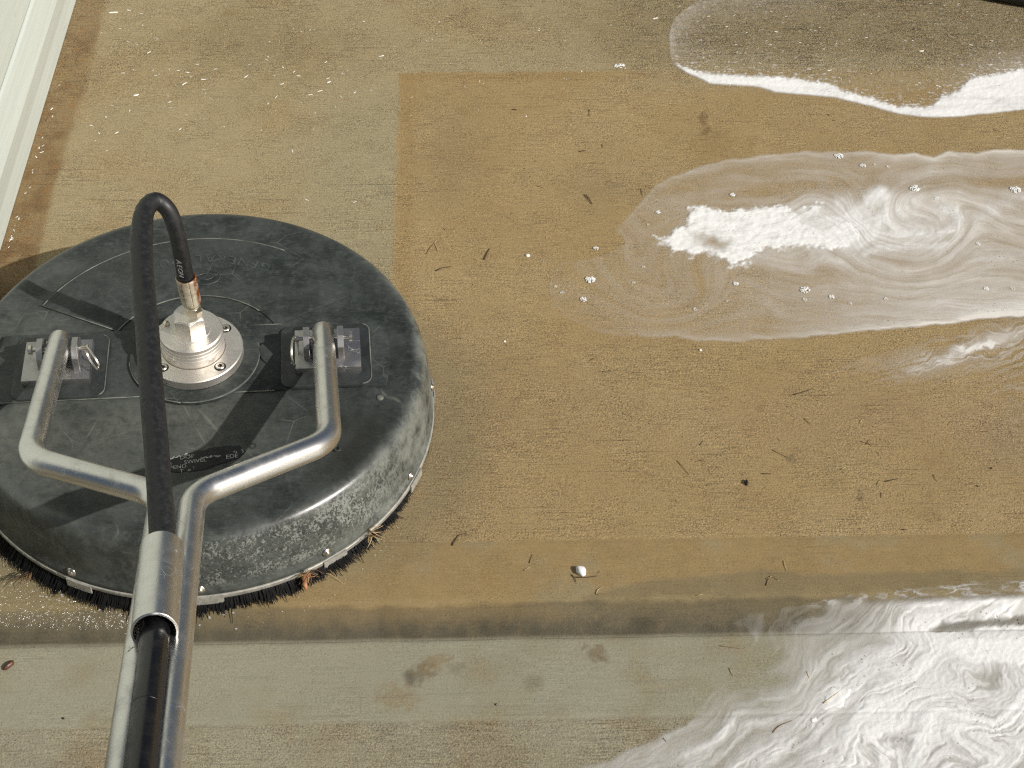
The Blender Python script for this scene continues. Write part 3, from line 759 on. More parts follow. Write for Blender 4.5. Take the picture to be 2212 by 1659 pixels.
# --- steel hoop, clips, screws, brush
hoop = put('steel_hoop', mesh_bm(lathe_bm([(0.2695, 0.0175), (0.2728, 0.0175), (0.2734, 0.0185), (0.2732, 0.0232), (0.2724, 0.0238), (0.2695, 0.0238)], NSEG, close=True), 'hoop', True, 40), MAT_CLIP, root)
clip_me = None
for k in range(12):
    a = -118.3 + 30 * k
    if clip_me is None:
        bm = bmesh.new()
        n = 8; W_ = 0.0150; outl = []
        prev = None
        for i in range(n + 1):
            y = -W_ + 2 * W_ * i / n; xr = 0.2738 * math.cos(y / 0.2738)
            q = [bm.verts.new((xr + dx, 0.2738 * math.sin(y / 0.2738), z)) for dx, z in ((0.0, 0.0125), (0.0016, 0.0125), (0.0016, 0.0242), (0.0, 0.0242))]
            if prev:
                for j in range(4): bm.faces.new((prev[j], prev[(j + 1) % 4], q[(j + 1) % 4], q[j]))
            else: bm.faces.new(q[::-1])
            prev = q
        bm.faces.new(prev)
        clip_me = mesh_bm(bm, 'clip', False)
        sbm = lathe_bm([(0.0, 0.0038), (0.0018, 0.0034), (0.0030, 0.0022), (0.0034, 0.0012), (0.0054, 0.0010), (0.0056, 0.0), ], 20)
        bmesh.ops.rotate(sbm, verts=sbm.verts, cent=(0, 0, 0), matrix=Matrix.Rotation(math.radians(84), 3, 'Y'))
        for v in sbm.verts: v.co += Vector((0.2712, 0, 0.0345))
        screw_me = mesh_bm(sbm, 'screw')
    c = put('retaining_clip', clip_me, MAT_CLIP, root); c.rotation_euler = (0, 0, math.radians(a + 1.5))
    s_ = put('screw', screw_me, MAT_STEEL, root); s_.rotation_euler = (0, 0, math.radians(a - 0.3))
bv, bf = [], []
for k in range(22000):
    a = random.uniform(0, 2 * math.pi); r0 = random.uniform(0.2585, 0.2690)
    clump = pn(np.array(a * 26.0), np.array(0.5), 77).item(); fr_ = 0.25 + 0.75 * float(sst(-18, -55, (math.degrees(a) + 180) % 360 - 180)); flare = fr_ * (0.0060 + 0.0050 * clump + random.gauss(0, 0.0034) + (r0 - 0.2585) * 0.9)
    r1 = r0 + flare; a1 = a + random.gauss(0, 0.010) + 0.012 * clump
    low = 0.027 * math.sin(a1 + 2.6) * 0.0
    zl = -0.03 * 0 + random.uniform(0.0005, 0.0032)
    # the tilted deck lifts one side: bristle tips stop at the ground
    tip = MROT.to_3x3() @ Vector((r1 * math.cos(a1), r1 * math.sin(a1), 0)); zl = max(-0.012, -tip.z + random.uniform(0.0008, 0.0035)) if Y_S0 + 0.002 < tip.y + 0.008 else -tip.z - 0.003
    w = 0.0007
    ta = Vector((-math.sin(a), math.cos(a), 0)) * w
    p0 = Vector((r0 * math.cos(a), r0 * math.sin(a), 0.0225)); p2 = Vector((r1 * math.cos(a1), r1 * math.sin(a1), zl))
    p1 = p0.lerp(p2, 0.5) - Vector((math.cos(a), math.sin(a), 0)) * flare * 0.18
    b0 = len(bv)
    bv += [p0 - ta, p0 + ta, p1 + ta, p1 - ta, p2 + ta * 0.4, p2 - ta * 0.4]
    bf += [(b0, b0 + 1, b0 + 2, b0 + 3), (b0 + 3, b0 + 2, b0 + 4, b0 + 5)]
put('brush_skirt', mesh_py(bv, bf, 'bristles', False), MAT_BRISTLE, root, kind='stuff')
put('brush_backing', mesh_bm(lathe_bm([(0.2565, 0.0045), (0.2655, 0.0045), (0.2650, 0.0225), (0.2565, 0.0225)], 160, close=True), 'backing'), MAT_BRISTLE, root)

# --- swivel
swivel = put('swivel', mesh_bm(lathe_bm([(0.0, 0.1260), (0.0352, 0.1262), (0.0352, 0.1372), (0.0345, 0.1377), (0.0352, 0.1382), (0.0352, 0.1425), (0.0345, 0.1430), (0.0352, 0.1435), (0.0352, 0.1475), (0.0345, 0.1480), (0.0352, 0.1485), (0.0352, 0.1530), (0.0336, 0.1548), (0.0225, 0.1550), (0.0218, 0.1562), (0.0, 0.1563)], 96), 'swivel', True, 35), MAT_CAST, root)
put('flange', mesh_bm(lathe_bm([(0.0, 0.1142), (0.0545, 0.1142), (0.0555, 0.1150), (0.0555, 0.1254), (0.0545, 0.1266), (0.0362, 0.1268), (0.0358, 0.1256), (0.0, 0.1256)], 96), 'flange', True, 35), MAT_CAST, swivel)
for k in range(4):
    a = math.radians(-47 + 90 * k) if k != 1 else math.radians(38)
    cx, cy = 0.0448 * math.cos(a), 0.0448 * math.sin(a)
    b_ = put('bolt', mesh_bm(lathe_bm([(0.0024, 0.1266), (0.0026, 0.1284), (0.0046, 0.1284), (0.0052, 0.1278), (0.0052, 0.1266)], 6 * 4, c=(cx, cy)), 'bolt', True, 35), MAT_STEEL, swivel)
    put('bolt_shade_disc', mesh_bm(lathe_bm([(0.0, 0.12692), (0.0066, 0.12692), (0.0067, 0.1268)], 24, c=(cx, cy)), 'shade_disc'), MAT_STICKER, swivel)  # flat black disc painting the shade sunk around each bolt
def hexa(r, z0, z1, ch, rot, c=(0, 0), bm=None):
    pr = [(r * math.cos(math.radians(60 * k + rot)), r * math.sin(math.radians(60 * k + rot))) for k in range(6)]
    b = bmesh.new()
    lo_ = [b.verts.new((c[0] + x, c[1] + y, z0)) for x, y in pr]; m_ = [b.verts.new((c[0] + x, c[1] + y, z1 - ch)) for x, y in pr]
    mid = [b.verts.new((c[0] + .5 * (pr[k][0] + pr[(k + 1) % 6][0]), c[1] + .5 * (pr[k][1] + pr[(k + 1) % 6][1]), z1 - ch * 0.25)) for k in range(6)]
    top = [b.verts.new((c[0] + r * 0.84 * math.cos(2 * math.pi * k / 36), c[1] + r * 0.84 * math.sin(2 * math.pi * k / 36), z1)) for k in range(36)]
    b.faces.new(lo_[::-1])
    for k in range(6):
        b.faces.new((lo_[k], lo_[(k + 1) % 6], m_[(k + 1) % 6], mid[k], m_[k]))
    r0 = rot / 10.0
    for k in range(36):
        pass
    b.faces.new(top)
    ring = []
    for k in range(6): ring += [m_[k], mid[k]]
    # bridge the 12-point rim with the 36-point top circle
    off = int(round(rot / 10.0)) % 36
    for k in range(12):
        v0, v1 = ring[k], ring[(k + 1) % 12]
        ts = [top[(off + 3 * k + j) % 36] for j in range(4)]
        b.faces.new((v0, v1, ts[3], ts[2])); b.faces.new((v0, ts[2], ts[1])); b.faces.new((v0, ts[1], ts[0]))
    bmesh.ops.recalc_face_normals(b, faces=b.faces)
    return b
put('hex_nut', mesh_bm(hexa(0.0186, 0.1562, 0.1800, 0.0042, 30 - 55), 'hex', False), MAT_CAST, swivel)
grub = put('grub_screw', mesh_bm(lathe_bm([(0.0, 0.1585), (0.0030, 0.1580), (0.0036, 0.1565), (0.0036, 0.1545)], 18, c=(-0.0275, 0.010)), 'grub'), MAT_ZINC, swivel)

# --- brackets with lugs, pin and ring
lug_prof = [(-0.025, 0.1180), (-0.025, 0.1370), (-0.0152, 0.1468), (0.0000, 0.1468), (0.0100, 0.1370), (0.0100, 0.1180)]
for s in (-1, 1):
    cx = s * 0.147
    br_ = put('handle_bracket', mesh_bm(box_bm(cx + s * 0.004, -0.0065, 0.1178, 0.0745, 0.0615, 0.0088, 0.0007), 'plate', True, 30), MAT_PLATE, root)
    for q in (-1, 1):
        lx = cx + q * 0.0192
        bm = bmesh.new()
        a_ = [bm.verts.new((lx - 0.0034, y, z + 0.0038)) for y, z in lug_prof]; b_ = [bm.verts.new((lx + 0.0034, y, z + 0.0038)) for y, z in lug_prof]
        for i in range(6): bm.faces.new((a_[i], a_[(i + 1) % 6], b_[(i + 1) % 6], b_[i]))
        bm.faces.new(a_[::-1]); bm.faces.new(b_)
        bmesh.ops.bevel(bm, geom=list(bm.edges), offset=0.0004, segments=1, affect='EDGES')
        put('lug', mesh_bm(bm, 'lug', True, 30), MAT_PLATE, br_)
    zp, yp = 0.1395, -0.0065
    pin = sweep_bm([Vector((cx - s * 0.031, yp, zp)), Vector((cx + s * 0.0300, yp, zp))], 0.0026, 14)
    sweep_bm([Vector((cx + s * 0.0288, yp, zp)), Vector((cx + s * 0.0290, yp, zp)), Vector((cx + s * 0.0325, yp, zp)), Vector((cx + s * 0.0330, yp, zp))], lambda t: 0.0056 if 0.0001 < t < 0.0039 else 0.0048, 20, bm=pin)
    sweep_bm([Vector((cx - s * 0.0275, yp, zp)), Vector((cx - s * 0.0325, yp, zp))], 0.0037, 14, bm=pin)
    put('clevis_pin', mesh_bm(pin, 'pin', True, 40), MAT_STEEL, br_)
    # split ring hanging from the pin's inner end
    u = Vector((-s * 0.50, -0.78, -0.20)).normalized() if s < 0 else Vector((-s * 0.12, -0.92, -0.38)).normalized()
    v = Vector((s * -0.15, -0.35, 0.93)) if s < 0 else Vector((-s * 0.22, -0.35, 0.90))
    v = (v - u * v.dot(u)).normalized()
    cen = Vector((cx - s * 0.0300, yp, zp)) + u * 0.0150
    rbm = bmesh.new()
    pth = [cen + u * (0.0168 * math.cos(t)) + v * (0.0128 * math.sin(t)) + u.cross(v) * (0.0011 * t / 6.28) for t in np.linspace(0.3, 0.3 + 4 * math.pi, 90)]
    sweep_bm(pth, 0.00075, 8, bm=rbm)
    put('split_ring', mesh_bm(rbm, 'ring'), MAT_STEEL, br_)

# --- handle tubes (bent round tube, lying in one sloping plane), sleeve and hose
HT = 0.33
def on_plane(px, py, lift=0.0):
    d = ray(px, py); z0 = 0.1395 + lift; y0 = -0.004
    # z = z0 - 0.03 x + HT (y0 - y)
    s = (z0 - 0.03 * CAM_POS[0] + HT * (y0 - CAM_POS[1]) - CAM_POS[2]) / (d[2] + 0.03 * d[0] + HT * d[1])
    return Vector(CAM_POS + s * d)
def ext(a, b, l): return b + (b - a).normalized() * l
TR = 0.0127
tubes = {'l': [(130, 735), (62, 990), (352, 1071), (323, 1240), (266, 1640)], 'r': [(698, 716), (712, 953), (417, 1070), (393, 1288), (357, 1640)]}
for kk, pts in tubes.items():
    W3 = [on_plane(*p) for p in pts]
    e = ext(W3[-2], W3[-1], 0.62)
    path = fillet_path(W3[:-2] + [W3[-1], e], 0.046)
    L3 = [loc3(p) for p in path]
    # rounded closed end at the pin
    d0 = (L3[0] - L3[1]).normalized()
    pre = [L3[0] + d0 * (TR * 0.62 * math.sin(q)) for q in (1.5, 1.2, 0.9, 0.6, 0.3)]
    path2 = pre + L3
    def rad(t, n=len(pre)): return TR
    bm = sweep_bm(path2, TR, 28)
    bm.verts.ensure_lookup_table()
    for i, q in enumerate((1.5, 1.2, 0.9, 0.6, 0.3)):
        c0 = path2[i]
        for k in range(28):
            vtx = bm.verts[i * 28 + k]; vtx.co = c0 + (vtx.co - c0) * math.cos(q)
    put('handle_tube', mesh_bm(bm, 'tube', True, 50), MAT_TUBE, root)
slA, slB = loc3(on_plane(350, 1186, 0.020)), loc3(on_plane(334, 1366, 0.020))
def hollow(pa, pb, ro, ri, n=40):
    bm = bmesh.new(); d = (pb - pa).normalized(); x = d.orthogonal().normalized(); y = d.cross(x)
    rings = []
    for p, r in ((pa, ri), (pa, ro - 0.0004), (pa + d * 0.0004, ro), (pb - d * 0.0005, ro), (pb, ro - 0.0006), (pb, ri + 0.0004), (pb - d * 0.0006, ri), (pa, ri)):
        rings.append([bm.verts.new(p + (x * math.cos(2 * math.pi * k / n) + y * math.sin(2 * math.pi * k / n)) * r) for k in range(n)])
    for a, b in zip(rings, rings[1:]):
        for k in range(n): bm.faces.new((a[k], a[(k + 1) % n], b[(k + 1) % n], b[k]))
    return bm
sleeve = put('hose_sleeve', mesh_bm(hollow(slA, slB, 0.0190, 0.0166), 'sleeve', True, 40), MAT_TUBE, root)

hose_pts = [at(401, 600, 0.232), at(391, 545, 0.268), at(379, 492, 0.300), at(362, 452, 0.322), at(335, 434, 0.332), at(313, 456, 0.333), at(306, 505, 0.330), at(306, 565, 0.326), at(311, 640, 0.322), at(317, 700, 0.319), at(327, 840, 0.312), at(338, 969, 0.304), at(347, 1097, 0.296)]
slAw = on_plane(350, 1186, 0.020); slBw = on_plane(334, 1366, 0.020)
hose_pts += [slAw, slAw.lerp(slBw, 0.4)]
hpath = [loc3(p) for p in smooth_path(hose_pts, 0.003)]
def hose_r(t):
    r = 0.0089 + 0.0026 * float(sst(0.085, 0.175, t))
    w = math.exp(-((t - 0.120) / 0.016) ** 2); return r + 0.00045 * w * math.sin(t * 900)
hose = put('hose', mesh_bm(sweep_bm(hpath, hose_r, 28), 'hose'), MAT_HOSE, root)
lowp = [slAw.lerp(slBw, 0.35), slAw.lerp(slBw, 0.95) + Vector((0, 0, -0.002)), on_plane(331, 1406, 0.017), on_plane(318, 1520, 0.016), on_plane(303, 1650, 0.016)]
lowp.append(ext(lowp[-2], lowp[-1], 0.5))
put('lower_hose', mesh_bm(sweep_bm([loc3(p) for p in smooth_path(lowp, 0.008)], 0.0122, 28), 'lower_hose'), MAT_HOSE2, root)
# crimped ferrule and coupling
fa, fb = loc3(at(414, 655, 0.193)), loc3(at(401, 598, 0.2335))
axf = (fb - fa).normalized(); qf = axf.to_track_quat('Z', 'Y').to_matrix().to_4x4()
fl = (fb - fa).length
fb_ = bmesh.new(); N_ = 80; rings = []
for zz, rs in ((0.0, 0.0090), (0.003, 0.0108), (fl - 0.0015, 0.0113), (fl, 0.0104), (fl - 0.001, 0.0088)):
    ring = []
    for k in range(N_):
        a = 2 * math.pi * k / N_; g = 0.00075 if (k % 10) == 0 and 0.002 < zz < fl - 0.0005 else 0.0
        ring.append(fb_.verts.new((Vector(((rs - g) * math.cos(a), (rs - g) * math.sin(a), zz)))))
    rings.append(ring)
for a, b in zip(rings, rings[1:]):
    for k in range(N_): fb_.faces.new((a[k], a[(k + 1) % N_], b[(k + 1) % N_], b[k]))
fme = mesh_bm(fb_, 'ferrule', True, 25)
rust = [0.0] * len(fme.vertices)
q3 = qf.to_3x3()
for v in fme.vertices:
    dx = (q3 @ Vector((v.co.x, v.co.y, 0))).x / 0.011
    rust[v.index] = float(0.95 * sst(0.62, 0.9, dx) + 0.75 * sst(fl * 0.93, fl, v.co.z))
a_ = fme.attributes.new('rust', 'FLOAT', 'POINT'); a_.data.foreach_set('value', rust)
fme.transform(Matrix.Translation(fa) @ qf)
put('ferrule', fme, MAT_FERRULE, hose)
cb = lathe_bm([(0.0, -0.0035), (0.0088, -0.0035), (0.0092, -0.0015), (0.0086, 0.0), (0.0086, 0.0015), (0.0, 0.0018)], 32)
me = mesh_bm(cb, 'collar', True, 30); me.transform(Matrix.Translation(fa - axf * 0.0005) @ qf)
put('collar', me, MAT_ZINC, hose)
hx = hexa(0.0094, -0.016, -0.0035, 0.0012, 10)
me = mesh_bm(hx, 'coupling', False); me.transform(Matrix.Translation(fa) @ qf)
put('coupling_nut', me, MAT_ZINC, hose)
# print on the hose: AEON, reading down towards the ferrule
items = []
camv = loc3(Vector(CAM_POS))
for i, ch in enumerate('AEON'):
    tdist = 0.0285 - i * 0.0062
    acc = 0.0; idx = 0
    while acc < tdist: acc += (hpath[idx + 1] - hpath[idx]).length; idx += 1
    c0 = hpath[idx]; t = (hpath[idx + 1] - hpath[idx - 1]).normalized()
    vdir = (camv - c0); vdir = (vdir - t * vdir.dot(t)).normalized()
    sidev = t.cross(vdir); nrm = (vdir * 0.86 + sidev * 0.50).normalized()     # towards the left of the hose as seen
    if (RC @ np.array(root.matrix_world.to_3x3() @ nrm))[0] > 0: nrm = (vdir * 0.86 - sidev * 0.50).normalized()
    rt = -t; up = nrm.cross(rt)
    M = Matrix(((rt.x, up.x, nrm.x, c0.x + nrm.x * 0.00905), (rt.y, up.y, nrm.y, c0.y + nrm.y * 0.00905), (rt.z, up.z, nrm.z, c0.z + nrm.z * 0.00905), (0, 0, 0, 1)))
    items.append((text_mesh(ch, 0.0082, 0.0002, 2, 0.25), M))
put('print', join_meshes(items, 'hose_print'), MAT_PRINT2, hose)

# ------------------------------------------------------------------ soap foam lying on the slabs
def swirl(X, Y, vort):
    for cx, cy, s, r in vort:
        dx, dy = X - cx, (Y - cy) / 0.72
        d2 = (dx * dx + dy * dy) / (r * r)
        a = s * np.exp(-d2)
        c, sn = np.cos(a), np.sin(a)
        X, Y = cx + dx * c - dy * sn, cy + (dx * sn + dy * c) * 0.72
    return X, Y
def warpn(X, Y, amp, sc, s):
    return X + amp * fbm(X / sc, Y / sc, 3, s), Y + amp * 0.7 * fbm(X / sc, Y / sc, 3, s + 9)
def foam_sheet(name, bounds, fn, label, step=0.0014, thick=0.0014, flow=(1 / 150, 1 / 22), mat=None):
    cs = [at(x, y) for x in (bounds[0], bounds[2]) for y in (bounds[1], bounds[3])]
    xs = np.arange(min(c.x for c in cs), max(c.x for c in cs), step); ys = np.arange(min(c.y for c in cs), max(c.y for c in cs), step)
    X, Y = np.meshgrid(xs, ys)
    px, py = to_picture(X, Y)
    dens, white, fx, fy = fn(px, py)
    dens = np.clip(dens, 0, 1); white = np.clip(white, 0, 1)
    Z = ground_z(X, Y) + 0.0005 + thick * dens * (0.3 + 0.7 * white) + 0.0005 * white * fbm(px / 12, py / 9, 3, 61)
    keep = dens > 0.012
    me = grid_mesh(xs, ys, Z, keep, name, {'dens': dens, 'white': white})
    nv = len(me.vertices)
    # flow coordinates for the fine marbling
    used = np.zeros(X.size, bool)
    cov = np.zeros(nv * 3); me.vertices.foreach_get('co', cov); cov = cov.reshape(-1, 3)
    ii = np.round((cov[:, 0] - xs[0]) / step).astype(int); jj = np.round((cov[:, 1] - ys[0]) / step).astype(int)
    FV = np.stack([fx[jj, ii] * flow[0], fy[jj, ii] * flow[1], np.zeros(nv)], 1).astype(np.float32)
    a = me.attributes.new('flow', 'FLOAT_VECTOR', 'POINT'); a.data.foreach_set('vector', FV.ravel())
    return put(name, me, mat or MAT_FOAM, None, label, 'soap foam')
def Z1(pts, ox, oy, sc): return [((ox + x / sc) / 1.13020, (oy + y / sc) / 1.13020) for x, y in pts]

# middle foam with swirling tail
out2 = Z1([(2300, 116), (2212, 118), (2080, 115), (1980, 135), (1880, 125), (1800, 150), (1720, 132), (1620, 140), (1510, 122), (1400, 130), (1250, 127), (1080, 140), (900, 160), (800, 185), (700, 215), (620, 240), (550, 290), (490, 345), (430, 410), (370, 480), (395, 515), (420, 540), (340, 590), (240, 615), (130, 625), (75, 690), (75, 760), (110, 840), (150, 885), (210, 915), (290, 940), (400, 962), (520, 975), (640, 970), (740, 985), (880, 987), (1050, 985), (1200, 970), (1400, 955), (1580, 935), (1750, 920), (1900, 910), (2000, 890), (2300, 862)], 1300, 300, 1.8433)
wh2 = Z1([(550, 522), (620, 500), (650, 465), (690, 440), (700, 385), (780, 385), (860, 400), (950, 392), (1060, 368), (1150, 378), (1240, 385), (1300, 345), (1330, 375), (1310, 420), (1390, 440), (1480, 470), (1500, 520), (1450, 570), (1340, 575), (1200, 560), (1050, 580), (960, 640), (890, 645), (800, 600), (720, 598), (640, 590), (590, 550)], 1300, 300, 1.8433)
vx2 = Z1([(1440, 430), (1740, 430), (1130, 520), (700, 690), (2000, 330), (1560, 560), (380, 600)], 1300, 300, 1.8433)
def f2(px, py):
    wx, wy = warpn(px, py, 9, 60, 71)
    sd = poly_sd(out2, wx, wy)
    fx, fy = swirl(*warpn(px, py, 22, 120, 72), [(vx2[1][0], vx2[1][1], 2.3, 110), (vx2[0][0], vx2[0][1], -1.5, 95), (vx2[3][0], vx2[3][1], 1.6, 130), (vx2[5][0], vx2[5][1], -1.2, 110), (vx2[6][0], vx2[6][1], -1.3, 140)])
    st = fbm(fx / 210, fy / 26, 4, 73); st2 = fbm(fx / 150, fy / 12, 3, 78)
    inside = sst(-1, 7, sd)
    right = sst(1500, 2200, px)
    low = sst(560, 680, py)
    d = 0.13 + 0.56 * right * (0.45 + 0.55 * low) + 0.20 * st + 0.06 * st2
    upper_gap = np.exp(-((py - (405 - 0.02 * (px - 1700))) / 22) ** 2) * sst(1560, 1700, px)
    d = d - 0.30 * upper_gap
    fadeL = sst(1180, 1420, px + 30 * st)
    d = d * (0.35 + 0.65 * fadeL)
    rim = np.exp(-(sd / 13.0) ** 2) * (sst(1330, 1500, px) * 0.30 + sst(1700, 2200, px) * 0.30) + np.exp(-(sd / 5.0) ** 2) * 0.16
    d = d + rim
    # white raft, ragged
    rx, ry = warpn(px, py, 20, 44, 74); rx, ry = warpn(rx, ry, 9, 12, 80); rx, ry = warpn(rx, ry, 4, 5, 79)
    rsd = poly_sd(wh2, rx, ry)
    tex = fbm(px / 26 + py / 60, py / 13, 5, 83, 0.6)
    raft = sst(0.30, 0.72, 0.80 * sst(-26, 20, rsd) + 0.34 * tex)
    raft = raft * (1 - 0.75 * np.exp(-blob(px, py, 1538, 523, 30, 15, 0.2, 0.9, 20) ** 2) - 0.65 * np.exp(-blob(px, py, 1765, 478, 26, 13, 0.3, 0.9, 21) ** 2))
    raft = np.clip(raft * (0.95 + 0.30 * tex), 0, 1)
    ux, uy = warpn(px, py, 12, 60, 87); ux, uy = warpn(ux, uy, 4, 12, 88)
    def stroke(pts, w0, soft=0.6):
        P = Z1(pts, 1300, 300, 1.8433); out = np.zeros_like(px)
        best = np.full(px.shape, 1e9)
        for (ax, ay), (bx, by) in zip(P, P[1:]):
            ex, ey = bx - ax, by - ay
            t = np.clip(((ux - ax) * ex + (uy - ay) * ey) / (ex * ex + ey * ey), 0, 1)
            best = np.minimum(best, np.hypot(ux - ax - t * ex, (uy - ay - t * ey) * 1.25))
        return sst(w0, w0 * (1 - soft), best)
    hook = stroke([(1590, 400), (1585, 445), (1640, 475), (1720, 500), (1800, 502), (1875, 480), (1915, 440), (1895, 400), (1850, 392)], 24, 0.8)
    core = stroke([(1640, 400), (1700, 420), (1780, 440)], 22, 0.9)
    river = stroke([(1250, 470), (1400, 440), (1480, 400), (1560, 340)], 60, 0.9)
    river = np.maximum(river, stroke([(1330, 500), (1460, 540), (1530, 510), (1560, 440)], 50, 0.9))
    river = np.maximum(river, 0.9 * stroke([(1500, 580), (1600, 560), (1720, 560), (1850, 545)], 30, 0.9))
    tail = stroke([(1900, 520), (1990, 440), (2080, 380), (2212, 340), (2300, 330)], 34, 0.95)
    tail = np.maximum(tail, 0.8 * stroke([(1000, 570), (1200, 600), (1400, 620), (1600, 600), (1900, 590), (2100, 600), (2300, 620)], 40, 0.95))
    veil = np.exp(-blob(px, py, 1900, 490, 330, 110, 0, 0.3, 22) ** 2) * 0.62
    milk = np.exp(-blob(px, py, 1830, 485, 190, 66, 0.0, 0.5, 26) ** 2) * 0.92 * (0.97 + 0.45 * st)
    milk = np.maximum(milk, 0.85 * np.exp(-blob(ux, uy, 1985, 505, 95, 32, 0.05, 0.4, 27) ** 2) * (0.95 + 0.5 * st))
    w = np.maximum.reduce([raft, milk, 0.82 * hook * (0.9 + 0.4 * tex), 0.35 * core, 0.92 * river * (0.95 + 0.4 * st), 0.55 * tail * (0.8 + 0.8 * st)])
    d = np.maximum(d + veil * (0.8 + 0.6 * st), w)
    return d * inside, np.clip(w + 0.35 * right * low, 0, 1), fx, fy
foam_sheet('soap_foam', (1150, 300, 2260, 770), f2, 'long milky foam puddle with torn white raft and swirling tail, middle right', flow=(1 / 170, 1 / 13))

# upper foam tongue
out1 = Z1([(480, -40), (420, 20), (370, 60), (320, 105), (300, 150), (290, 220), (305, 330), (330, 355), (400, 400), (510, 455), (640, 465), (780, 475), (870, 500), (980, 515), (1080, 520), (1200, 535), (1300, 560), (1420, 590), (1540, 620), (1700, 640), (1850, 635), (2000, 620), (2300, 592), (2300, -40)], 1500, 0, 2.212)
top1 = Z1([(330, 345), (420, 372), (500, 388), (600, 398), (700, 405), (900, 410), (1050, 428), (1180, 455), (1260, 492), (1380, 522), (1540, 572), (1690, 572), (1760, 522), (1860, 480), (1920, 415), (2050, 400), (2300, 350), (2300, 700), (200, 700), (200, 345)], 1500, 0, 2.212)
def f1(px, py):
    wx, wy = warpn(px, py, 4, 50, 81)
    sd = poly_sd(out1, wx, wy); inside = sst(-1, 4, sd)
    rx, ry = warpn(px, py, 7, 26, 82); rx, ry = warpn(rx, ry, 7, 7, 83)
    band = sst(-4, 9, poly_sd(top1, rx, ry))
    lace = sst(0.12, 0.42, fbm(px / 16, py / 5, 3, 84)) * np.exp(-np.maximum(0, -poly_sd(top1, px, py)) / 22.0)
    left = np.exp(-np.maximum(0, sd) / 26.0) * sst(150, 110, py) * 0.62
    st = fbm(px / 120, py / 18, 4, 85)
    spk = sst(0.30, 0.46, fbm(px / 9, py / 5, 3, 89)) * (0.25 + 0.5 * np.exp(-np.maximum(0, -poly_sd(top1, px, py)) / 50.0))
    d = band * (0.92 + 0.25 * st) + 0.7 * lace * (1 - band) + spk * (1 - band) + left * sst(1900, 1500, px) * (0.6 + 0.8 * fbm(px / 12, py / 10, 3, 86)) + 0.015
    d = d + 0.30 * np.exp(-blob(px, py, 2230, 165, 120, 40, 0, 0.4, 30) ** 2)
    return d * inside * (1 - 0.15 * np.exp(-(sd / 4) ** 2)), np.clip(band * (0.95 + 0.3 * st) + 0.6 * lace, 0, 1), px, py + 0.25 * px
foam_sheet('soap_foam', (1430, -30, 2260, 300), f1, 'bright white foam edge curving along the wet slab in the upper right corner', flow=(1 / 120, 1 / 14))

# thin streaks
def f3(px, py):
    fx, fy = warpn(px, py, 34, 80, 91); fx, fy = warpn(fx, fy, 9, 22, 92)
    fy = fy + 0.27 * (fx - 2000); 
    st = fbm(fx / 160, fy / 13, 4, 93)
    fil = np.clip(1 - np.abs(st) * 5.5, 0, 1)
    ax = (px - 2080) / 220.0
    mid = 775 - 0.24 * (px - 2050)
    env = np.exp(-((py - mid) / (22 + 0.10 * np.maximum(0, px - 1880))) ** 2) * sst(1850, 2000, px)
    env2 = 0.22 * np.exp(-((py - (805 - 0.22 * (px - 1800))) / 26) ** 2) * sst(1680, 1900, px)
    body = np.exp(-blob(px, py, 2105, 752, 95, 13, -0.36, 0.5, 33) ** 2)
    d = env * (0.12 + 0.42 * fil + 0.22 * st) + env2 * (0.5 + st) * 0.7 + 0.55 * body
    d = d + 0.25 * np.exp(-blob(px, py, 2200, 850, 60, 60, 0, 0.6, 34) ** 2) * fil
    return np.where(d < 0.05, 0, d), np.clip(0.2 * env * fil + 0.30 * body, 0, 1), fx, fy
foam_sheet('soap_foam', (1640, 690, 2260, 930), f3, 'thin wispy soap streaks on brown concrete below the long foam puddle', flow=(1 / 150, 1 / 9))

# big lower right foam
out4 = Z1([(-60, 1090), (0, 1045), (60, 1005), (160, 985), (250, 935), (370, 890), (450, 845), (560, 805), (600, 745), (640, 690), (700, 630), (760, 590), (800, 570), (840, 520), (870, 440), (890, 385), (850, 350), (770, 335), (830, 292), (900, 280), (1050, 258), (1200, 238), (1350, 205), (1500, 195), (1600, 182), (1750, 160), (1900, 150), (2010, 130), (2120, 108), (2300, 130), (2300, 1200), (-60, 1200)], 1400, 1350, 2.0109)
sol4 = Z1([(1745, 355), (1900, 350), (2212, 335), (2400, 330), (2400, 560), (2212, 560), (2080, 540), (1950, 545), (1880, 520), (1820, 460), (1760, 400)], 1400, 1350, 2.0109)
dark4 = Z1([(1745, 350), (1820, 315), (1950, 305), (2080, 300), (2212, 288), (2300, 285), (2300, 318), (2212, 325), (2080, 330), (1900, 345)], 1400, 1350, 2.0109)
